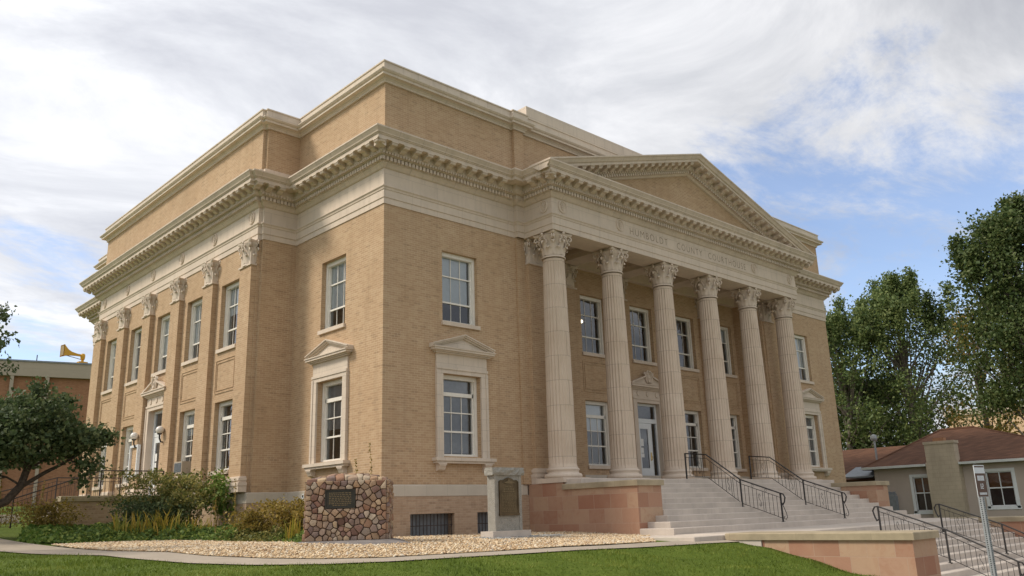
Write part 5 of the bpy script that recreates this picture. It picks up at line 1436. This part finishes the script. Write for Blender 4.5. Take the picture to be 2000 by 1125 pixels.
# ------------------------------------------------------------------ left side entrance: cheek wall, steps, railings, notice board, air conditioner
LY = 11.2
r = root('cheek_wall', 'short pale stone wall with flat cap at the side entrance, half hidden by bushes', 'wall', (-3.4, LY, -1.2))
m_ = MB(); m_.box(-5.25, -Q-0.01, LY, LY+0.42, -1.6, -0.05); m_.build('stone_block', 'base_brick', r)  # brick tone puts the bushes' shade into this stone wall's colour
m_ = MB(); m_.bbox(-5.34, -Q-0.01, LY-0.07, LY+0.49, -0.05, 0.12, 0.015); m_.build('cap_stone', 'cap_stone', r)
m_ = MB(); m_.bbox(-4.1, -Q-0.01, LY+0.49, 16.6, -1.4, 0.0)
for i in range(6): m_.bbox(-4.1-0.36*(i+1), -4.1-0.36*i+0.02, LY+0.49, 16.6, -1.6, -0.165*(i+1))
tag(m_.build('side_steps', 'concrete'), 'small concrete porch and steps at the side door, behind the bushes', 'steps')
railing('thin black railing sloping down beside the side entrance cap wall', [(-1.7, LY+0.62, 0.0), (-3.9, LY+0.62, 0.0), (-6.6, LY+0.62, -0.95), (-8.0, LY+0.62, -0.98)], 1.02, 'side entrance railings', False, 'iron_railing', False, 'dark_iron')
railing('thin black railing on the far side of the side entrance steps', [(-1.7, 16.4, 0.0), (-4.1, 16.4, 0.0), (-7.0, 16.4, -0.8), (-10.0, 16.4, -0.5)], 1.0, 'side entrance railings', False, 'iron_railing', False, 'dark_iron')
m_ = MB(); m_.bbox(-10.4, -6.0, 13.3, 13.55, -1.2, -0.42, 0.02); tag(m_.build('kerb', 'concrete'), 'pale concrete kerb beside the distant strip of lawn', 'kerb')
nb = root('notice_board', 'white framed notice board mounted on the wall beside the side door', 'notice board', PAV.p(-15.2, 1.6, 0.1))
m_ = MB(); u0, u1 = -15.72, -14.82
for a, b_, c, e in ((u0, u1, 0.98, 1.06), (u0, u1, 2.16, 2.25), (u0, u0+.08, 1.06, 2.16), (u1-.08, u1, 1.06, 2.16)): m_.fbox(PAV, a, b_, c, e, 0.145, 0.27)
m_.fbox(PAV, u0+.04, u1-.04, 1.02, 2.2, 0.143, 0.17); m_.build('frame', 'white_metal', nb)
m_ = MB(); rg = random.Random(5)
for i in range(2):
    for j in range(2): m_.fbox(PAV, u0+.14+.33*i, u0+.14+.33*i+.27, 1.15+.48*j+rg.uniform(0, .05), 1.55+.48*j, 0.17, 0.174)
m_.build('paper_sheet', 'paper', nb)
ac = root('air_conditioner', 'grey window air conditioner projecting from a ground floor window', 'air conditioner', PAV.p(-lbay[1], 0.85, 0))
m_ = MB(); u = -lbay[1]; m_.fbox(PAV, u-0.36, u+0.36, 0.86, 1.30, -0.18, 0.22); m_.build('case', 'parapet_cream', ac)
m_ = MB()
for i in range(11): m_.fbox(PAV, u-0.31+0.058*i, u-0.285+0.058*i, 0.92, 1.25, 0.215, 0.235)
m_.build('grille', 'lead_grey', ac)
m_ = MB(); m_.lathe((-0.03, 3.98, -0.2), [(0.085, -0.01), (0.085, 0.01)], 14)
m_ = MB(); n = 14; LF0 = LEFT.p(-3.6, -0.2, 0.0)
fvs = []
for r_, d in ((0.085, 0.03), (0.085, 0.06), (0.05, 0.06), (0.045, 0.04)): fvs += [LEFT.p(-4.35+r_*math.cos(6.283*i/n), -0.18+r_*math.sin(6.283*i/n), d) for i in range(n)]
m_.add(fvs, [(j*n+i, j*n+(i+1) % n, (j+1)*n+(i+1) % n, (j+1)*n+i) for j in range(3) for i in range(n)])
sp0 = m_.build('wall_pipe_collar', 'white_metal', court)
m_ = MB(); m_.add([LEFT.p(-4.35+0.047*math.cos(6.283*i/n), -0.18+0.047*math.sin(6.283*i/n), 0.045) for i in range(n)], [tuple(range(n))]); m_.build('pipe_mouth', 'hole', sp0)

# ------------------------------------------------------------------ foliage
def leaf_cloud(centres, n, spread, size, rg, drop=0.0, aspect=0.55, flat=0.0, pts=None):
    """n leaves scattered about the centres; each leaf a bent pair of faces (one island)"""
    c = np.asarray(centres, float); i = rg.integers(0, len(c), n)
    sp_ = np.asarray(spread, float); sp_ = sp_[i][:, None] if sp_.ndim else sp_
    p = c[i]+rg.normal(0, 1, (n, 3))*sp_*np.array([1, 1, 0.8]) if pts is None else pts
    s = size*np.exp(rg.normal(0, 0.25, n))
    d = rg.normal(0, 1, (n, 3)); d[:, 2] = d[:, 2]*(1-flat)-drop; d /= np.linalg.norm(d, axis=1)[:, None]
    q = rg.normal(0, 1, (n, 3)); q[:, 2] += flat*1.2*0; q -= d*(q*d).sum(1)[:, None]; q /= np.linalg.norm(q, axis=1)[:, None]
    nn = np.cross(d, q)
    a = p-d*s[:, None]*0.5; b_ = p+d*s[:, None]*0.5
    w_ = s[:, None]*aspect*0.5
    l_ = p+q*w_+nn*w_*0.35-d*s[:, None]*0.08; r_ = p-q*w_+nn*w_*0.35-d*s[:, None]*0.08
    V = np.stack([a, l_, b_, r_], 1).reshape(-1, 3)
    F = np.array([[0, 1, 2], [0, 2, 3]])[None]+4*np.arange(n)[:, None, None]
    return V, F.reshape(-1, 3)
def branch_tree(base, top, r0, rg, nl, spread_fun, sub=4):
    """limbs from a trunk; returns tubes and twig ends"""
    pass
def grow(mb, p, d, L, r, depth, rg, ends, droop=0.0, split=(2, 4), wob=0.25, minr=0.008, ang=0.65):
    n = 4; pts = [p]; q = p.copy(); dd = d.copy()
    for i in range(n):
        dd = (dd+Vector((rg.gauss(0, wob), rg.gauss(0, wob), rg.gauss(0, wob)-droop))*0.5).normalized()
        q = q+dd*(L/n); pts.append(q.copy())
    mb.tube(pts, [r*(1-0.45*i/n) for i in range(n+1)], 6 if r > 0.05 else 4, False)
    if depth == 0:
        ends.append(pts[-1]); ends.append(pts[-2]); return
    for k_ in range(rg.randint(*split)):
        s = pts[rg.randint(2, n)] if k_ else pts[-1]
        a = Vector((rg.gauss(0, 1), rg.gauss(0, 1), rg.gauss(0, 0.8)+0.25)); a = (a-dd*a.dot(dd)).normalized()
        nd = (dd+a*ang*rg.uniform(0.6, 1.4)).normalized()
        grow(mb, s, nd, L*rg.uniform(0.6, 0.82), max(minr, r*0.58), depth-1, rg, ends, droop, split, wob, minr, ang)

# leaning lilac-like tree on the left
lt = root('leaning_tree', 'small dark leafy tree with a leaning trunk in front of the side entrance', 'tree', (-8.9, 8.6, -1.2))
rg = random.Random(21); tb = MB(); ends = []
tr_ = [Vector(q) for q in ((-9.4, 8.4, -1.5), (-8.85, 8.45, -0.66), (-8.25, 8.5, -0.42), (-7.55, 8.5, -0.1), (-7.2, 8.55, 0.35), (-7.08, 8.55, 0.85), (-7.0, 8.6, 1.25))]
tb.tube(tr_, [0.17, 0.155, 0.14, 0.125, 0.115, 0.105, 0.09], 9)
for st_, d, L in ((tr_[-1], (0.15, 0.1, 1), 1.5), (tr_[-1], (-0.6, 0.2, 0.9), 1.4), (tr_[-2], (-0.9, -0.3, 0.7), 1.5), (tr_[-2], (0.7, -0.5, 0.85), 1.3), (tr_[-1], (0.5, 0.6, 0.9), 1.3), (tr_[-2], (-0.3, -0.8, 0.9), 1.2), (tr_[-3], (-1, 0.5, 0.8), 1.4), (tr_[-1], (-0.9, 0.3, 1.2), 1.5)):
    grow(tb, st_, Vector(d).normalized(), L*0.68, 0.05, 2, rg, ends, 0.03, (3, 4), 0.3)
arm = [tr_[4]+Vector((0.05, 0, 0)), Vector((-6.6, 8.4, 0.75)), Vector((-6.25, 8.35, 0.95)), Vector((-5.95, 8.3, 1.15)), Vector((-5.7, 8.25, 1.35))]
tb.tube(arm, [0.075, 0.065, 0.05, 0.04, 0.025], 6)
for a in arm[2:]: grow(tb, a, Vector((0.6, 0, 0.6)).normalized(), 0.45, 0.025, 2, rg, ends, 0.02, (2, 3), 0.3)
tb.build('trunk', 'bark', lt)
nrg = np.random.default_rng(4)
ce = np.array([tuple(e) for e in ends])
# fill the crown: a lumpy half-dome seen from the lawn
cc = np.array([-7.6, 8.5, 1.85]); fill = nrg.normal(0, 1, (400, 3)); fill /= np.linalg.norm(fill, axis=1)[:, None]
fill = cc+fill*np.array([2.05, 1.75, 1.3])*nrg.uniform(0.35, 1, (400, 1))**0.6; fill = fill[(fill[:, 2] > 1.05+0.25*np.abs(fill[:, 0]+7.2)**1.0*0.4)]
cut = nrg.random(len(fill)) < 0.42
f2 = np.array([-8.75, 8.7, 1.75])+nrg.normal(0, 1, (70, 3))*np.array([0.75, 0.7, 0.55]); ce = np.concatenate([ce, fill[cut], f2])
V, Fc = leaf_cloud(ce, 22000, 0.16, 0.12, nrg, 0.25, 0.75)
np_mesh('crown', V, Fc, 'leaf_lilac', lt)

# another tree's branches reaching in at the upper left
t2 = root('shade_tree', 'dark tree at the left edge with branches reaching into the sky', 'tree', (-12.1, 3.5, -1.45))
rg = random.Random(8); tb = MB(); ends = []
tr2 = [Vector(q) for q in ((-12.1, 3.5, -1.6), (-12.05, 3.5, 0.2), (-12.0, 3.55, 1.3), (-11.95, 3.6, 2.45))]
tb.tube(tr2, [0.2, 0.17, 0.14, 0.11], 8)
for d, L in (((1, 0.2, 0.75), 1.6), ((0.9, -0.1, 0.35), 1.35), ((0.6, 0.5, 1.2), 1.5), ((-1, 0, 0.6), 1.7), ((-.6, .6, 1), 1.6), ((0.1, -0.8, 0.9), 1.4), ((1, 0.3, 0.1), 1.2)):
    grow(tb, tr2[-1] if d[2] > .5 else tr2[-2]+Vector((0, 0, 1.0)), Vector(d).normalized(), L, 0.06, 3, rg, ends, 0.02, (2, 4), 0.3)
tb.build('trunk', 'bark', t2)
V, Fc = leaf_cloud(np.array([tuple(e) for e in ends]), 9000, 0.12, 0.11, nrg, 0.2, 0.7)
np_mesh('crown', V, Fc, 'leaf_lilac', t2)

def big_tree(label, base, H, Wd, seed, leafm, n, size, crown_lo=0.12, shape='oval', bark='bark_grey', dens=240, spread=0.75, top_spikes=0, lean=0.0):
    rg = random.Random(seed); nr = np.random.default_rng(seed)
    r = root('tree', label, 'tree', base)
    tb = MB(); bx, by, bz = base; ends = []
    tp_ = [Vector((bx+rg.uniform(-.2, .2)+lean*t*H, by+rg.uniform(-.2, .2), bz+H*0.82*t)) for t in np.linspace(0, 1, 8)]
    tb.tube(tp_, [0.42*(H/18)*(1-0.85*t) for t in np.linspace(0, 1, 8)], 8)
    cl = []
    for i in range(dens):
        t = crown_lo+(1-crown_lo)*rg.random()
        if shape == 'oval': rad = Wd*max(0.05, math.sin(math.pi*min(1, 0.12+0.86*(t-crown_lo)/(1-crown_lo))))**0.7
        elif shape == 'column': rad = Wd*(0.35+0.65*math.sin(math.pi*min(1, 0.18+0.80*(t-crown_lo)/(1-crown_lo)))**0.8)
        else: rad = Wd*(1-0.85*((t-crown_lo)/(1-crown_lo))**1.5)
        th = rg.random()*6.283; q = rg.random()**0.45
        c = Vector((bx+lean*t*H+rad*q*math.cos(th), by+rad*q*math.sin(th), bz+H*t))
        cl.append(tuple(c))
        if rg.random() < 0.42:
            s = tp_[min(7, max(1, int(t*7*0.85)))]
            mid = (s+c)/2+Vector((0, 0, -0.04*H*rg.random()))
            tb.tube([s, mid, c], [0.11*(H/18), 0.06*(H/18), 0.02], 5, False)
    for i in range(top_spikes):
        th = rg.random()*6.283; q = Wd*0.85*rg.random(); h0 = H*(0.90+0.14*rg.random()-0.20*(q/Wd)**2); 
        for j in range(5): cl.append((bx+q*math.cos(th), by+q*math.sin(th), bz+h0+0.42*j-0.8))
    sp_ = np.array([spread*rg.uniform(0.55, 1.15) for _ in cl]); 
    if top_spikes: sp_[-5*top_spikes:] = 0.26
    V, Fc = leaf_cloud(np.array(cl), n, sp_, size, nr, 0.15, 0.8)
    tb.build('trunk', bark, r)
    np_mesh('crown', V, Fc, leafm, r)
    return r
big_tree('bushy grey-green cottonwood directly behind the right end of the courthouse', (50.5, 9.6, -2), 15.6, 5.4, 3, 'leaf_cotton', 36000, 0.185, 0.06, 'oval', dens=190, spread=0.62, top_spikes=18)
big_tree('broad cottonwood with thin upright top shoots, between the courthouse-side tree and the tall poplar', (52.0, 5.4, -2), 17.6, 4.9, 4, 'leaf_cotton', 38000, 0.185, 0.08, 'oval', dens=200, spread=0.62, top_spikes=24)
big_tree('tall dark green poplar at the right edge of the picture', (49.0, -4.3, -2.3), 20.0, 4.2, 9, 'leaf_poplar', 60000, 0.20, 0.36, 'column', dens=230, spread=0.62, top_spikes=10)
big_tree('sparse tree turning golden in the gap left of the tall poplar', (63.0, 3.6, -2.3), 17.0, 4.4, 6, 'leaf_gold', 7000, 0.22, 0.25, 'oval', 'bark', 90, 0.7)
big_tree('low dark tree filling the space behind the house roof', (56.0, 11.0, -2), 11.0, 7.0, 12, 'leaf_poplar', 20000, 0.26, 0.05, 'oval', dens=150, spread=0.9)

# ------------------------------------------------------------------ the planted bed
def bed_height(x, y): return T(x, y)
BEDA = [(-7.35, 7.4), (-7.1, 6.0), (-6.4, 5.3), (-5.3, 5.0), (-4.5, 4.8), (-3.6, 4.2), (-3.25, 3.0), (-3.1, 1.6), (-2.75, 0.5), (-2.9, -0.6), (-3.35, -1.35)]
BEDB = [(-6.6, 8.8), (-5.4, 9.0), (-4.2, 8.8), (-3.4, 8.2), (-2.6, 7.2), (-2.0, 6.4), (-1.5, 5.4), (-0.7, 4.4), (-0.5, 3.0), (-0.6, 1.4), (-1.6, -0.3)]
def cover(label, i0, i1, n, hgt, m_, size, seed, inner=1.0):
    nr = np.random.default_rng(seed); a, b_ = resample(BEDA, 300), resample(BEDB, 300)
    i = nr.integers(int(i0*300), int(i1*300), n); t = nr.random(n)*inner
    p = a[i]+(b_[i]-a[i])*t[:, None]+nr.normal(0, 0.04, (n, 2))
    lump = 0.75+0.25*np.sin(p[:, 0]*3.1+p[:, 1]*1.3)*np.sin(p[:, 1]*2.7)+0.2*np.sin(p[:, 0]*9+1)*np.sin(p[:, 1]*8)
    h = hgt*lump*np.minimum(1, 0.25+t/inner*5)*nr.random(n)**0.45
    z = np.array([T(*q) for q in p])+h
    V, Fc = leaf_cloud([(0, 0, 0)], n, 0.1, size, nr, -0.15, 0.75, 0.3, np.stack([p[:, 0], p[:, 1], z], 1))
    return tag(np_mesh('ground_cover', V, Fc, m_), label, 'ground cover', None, 'stuff')
cover('deep green creeping ground cover along the front of the planted bed', 0.10, 0.62, 20000, 0.42, 'leaf_cover', 0.085, 31)
cover('greenish yellow ground cover in the bed below the corner pier', 0.55, 0.86, 8000, 0.36, 'leaf_rose', 0.085, 32)
cover('dark green ground cover against the fieldstone monument', 0.78, 1.0, 7000, 0.36, 'leaf_cover', 0.08, 33)
cover('bright green broad leaves at the far left end of the bed', 0.0, 0.16, 2600, 0.38, 'leaf_ivy', 0.16, 34)

def blades(mb, c, n, h, spread, rg, w_=0.022, bend=0.3):
    for i in range(n):
        a = rg.random()*6.283; r = spread*math.sqrt(rg.random()); b0 = Vector((c[0]+r*math.cos(a), c[1]+r*math.sin(a), c[2]))
        th = rg.random()*6.283; l = Vector((math.cos(th), math.sin(th), 0)); s = Vector((-l.y, l.x, 0)); hh = h*rg.uniform(0.4, 1.15); bn = bend*rg.uniform(0.3, 2.2)
        pts = [b0+Vector((0, 0, hh*t))+l*(bn*hh*t*t) for t in (0, 0.35, 0.7, 1.0)]
        pts[3].z -= bn*hh*0.25
        vs = []
        for p, ww in zip(pts, (1, 0.95, 0.7, 0.08)): vs += [p-s*w_*ww, p+s*w_*ww]
        mb.add(vs, [(0, 1, 3, 2), (2, 3, 5, 4), (4, 5, 7, 6)])
rg = random.Random(14)
for k_, (c, n, h, s, lab) in enumerate((((-4.85, 5.85), 75, 0.75, 0.5, 'clump of yellowing iris leaves, left one below the stone cap wall'), ((-4.0, 5.5), 100, 0.82, 0.5, 'clump of yellowing iris leaves, middle one in front of the rose bush'), ((-3.2, 5.1), 45, 0.6, 0.5, 'clump of yellowing iris leaves, right one below the rose bush'), ((-2.55, 0.2), 34, 0.6, 0.25, 'small green and brown iris clump touching the fieldstone monument'))):
    mb = MB(); blades(mb, (c[0], c[1], T(*c)+0.1), n, h, s, rg)
    tag(mb.build('iris_clump', 'leaf_iris'), lab, 'iris', 'yellowing iris clumps')
def bush(name, label, cat, c, rad, hgt, ncane, n, size, leafm, seed, stemm='dry_stem', arch=0.5, spread=0.12, group=None, thick=0.012):
    rg = random.Random(seed); nr = np.random.default_rng(seed)
    r = root(name, label, cat, (c[0], c[1], T(*c)), group); z0 = T(*c)
    mb = MB(); pts = []
    for i in range(ncane):
        a = rg.random()*6.283; h = hgt*rg.uniform(0.45, 1.0); ln = rad*rg.uniform(0.25, 1.1)
        b0 = Vector((c[0]+rg.gauss(0, .18), c[1]+rg.gauss(0, .18), z0)); d = Vector((math.cos(a), math.sin(a), 0))
        pl = []
        for t in np.linspace(0, 1, 8):
            pl.append(b0+d*(ln*t**1.4)+Vector((rg.gauss(0, .02), rg.gauss(0, .02), h*(math.sin(t*math.pi*(0.5+arch*0.28))))))
        mb.tube(pl, [thick*(1-0.75*t) for t in np.linspace(0, 1, 8)], 4, False)
        pts += [tuple(p) for p in pl[2:]]+[tuple((pl[j]+pl[j+1])/2) for j in range(3, 7)]
    mb.build('cane', stemm, r)
    V, Fc = leaf_cloud(np.array(pts), n, spread, size, nr, 0.1, 0.65)
    np_mesh('foliage', V, Fc, leafm, r)
    return r
bush('rose_bush', 'large rambling rose bush with arching canes below the side door', 'rose bush', (-3.3, 7.9), 2.2, 2.0, 40, 6000, 0.085, 'leaf_rose', 41, spread=0.10)
bush('rose_bush', 'thin tall rose stems reaching to the air conditioner, right part of the bed', 'rose bush', (-2.6, 6.9), 1.3, 2.1, 20, 2000, 0.085, 'leaf_rose', 42, spread=0.13)
bush('shrub', 'dense dark shrub low behind the iris leaves', 'shrub', (-3.6, 7.3), 1.3, 1.0, 34, 6500, 0.085, 'leaf_lilac', 43, 'bark', 0.3, 0.18)
bush('climbing_shrub', 'bright green climbing shoot hanging on the wall right of the rose bush', 'shrub', (-1.85, 6.6), 0.7, 1.9, 9, 900, 0.13, 'leaf_ivy', 44, arch=0.8)
bush('yellow_shrub', 'yellow autumn shrub beside the fieldstone monument', 'shrub', (-2.0, 1.3), 0.85, 1.15, 34, 3600, 0.075, 'leaf_weed', 45, spread=0.09)
bush('yellow_shrub', 'straggly yellow weeds at the foot of the corner pier', 'shrub', (-2.4, 3.1), 0.8, 0.85, 26, 2200, 0.07, 'leaf_weed', 46, spread=0.09)
bush('yellow_shrub', 'pale dry weeds at the far left, beneath the leaning trunk', 'shrub', (-6.3, 8.6), 1.2, 1.0, 40, 3000, 0.07, 'leaf_weed', 47, spread=0.12)
def stalk(label, c, h, seed, lean=0.05):
    rg = random.Random(seed); nr = np.random.default_rng(seed); z0 = T(*c)
    r = root('hollyhock', label, 'hollyhock', (c[0], c[1], z0), 'dry hollyhock stalks')
    mb = MB(); a = rg.random()*6.283
    pl = [Vector((c[0]+lean*h*t*t*math.cos(a)+rg.gauss(0, .006), c[1]+lean*h*t*t*math.sin(a), z0+h*t)) for t in np.linspace(0, 1, 7)]
    mb.tube(pl, [0.011*(1-0.6*t) for t in np.linspace(0, 1, 7)], 4, False)
    mb.build('stem', 'dry_stem', r)
    V, Fc = leaf_cloud(np.array([tuple(pl[2].lerp(pl[-1], t)) for t in np.linspace(0, 1, 30)]), 110, 0.02, 0.042, nr, 0, 0.9)
    np_mesh('seed_heads', V, Fc, 'leaf_weed', r)
for i, (c, h, lab) in enumerate((((-2.75, 3.4), 1.75, 'tall dry hollyhock stalk in front of the corner pier base'), ((-3.1, 3.9), 1.15, 'short dry hollyhock stalk left of the corner pier'), ((-1.5, 1.6), 1.55, 'dry hollyhock stalk beside the white pipe collar, left of a twin'), ((-1.25, 1.2), 1.6, 'dry hollyhock stalk beside the white pipe collar, right of its twin'), ((-1.05, -0.45), 2.15, 'thin hollyhock stalk rising behind the fieldstone monument, shorter of two'), ((-0.75, -0.75), 2.6, 'tallest hollyhock stalk, behind the fieldstone monument before the window'))):
    stalk(lab, c, h, 60+i)
mb = MB()
for c in ((-7.75, 10.0), (-7.2, 9.4), (-6.6, 9.9)):
    pass
for i, (x, y, h) in enumerate(((-7.6, 9.6, 2.1), (-7.25, 10.3, 1.7), (-6.2, 10.2, 1.6))): stalk(['tall feathery dry stalk left of the leaning trunk', 'middle feathery dry stalk seen through the leaning tree', 'feathery dry stalk by the side entrance railing'][i], (x, y), h, 80+i, 0.08)
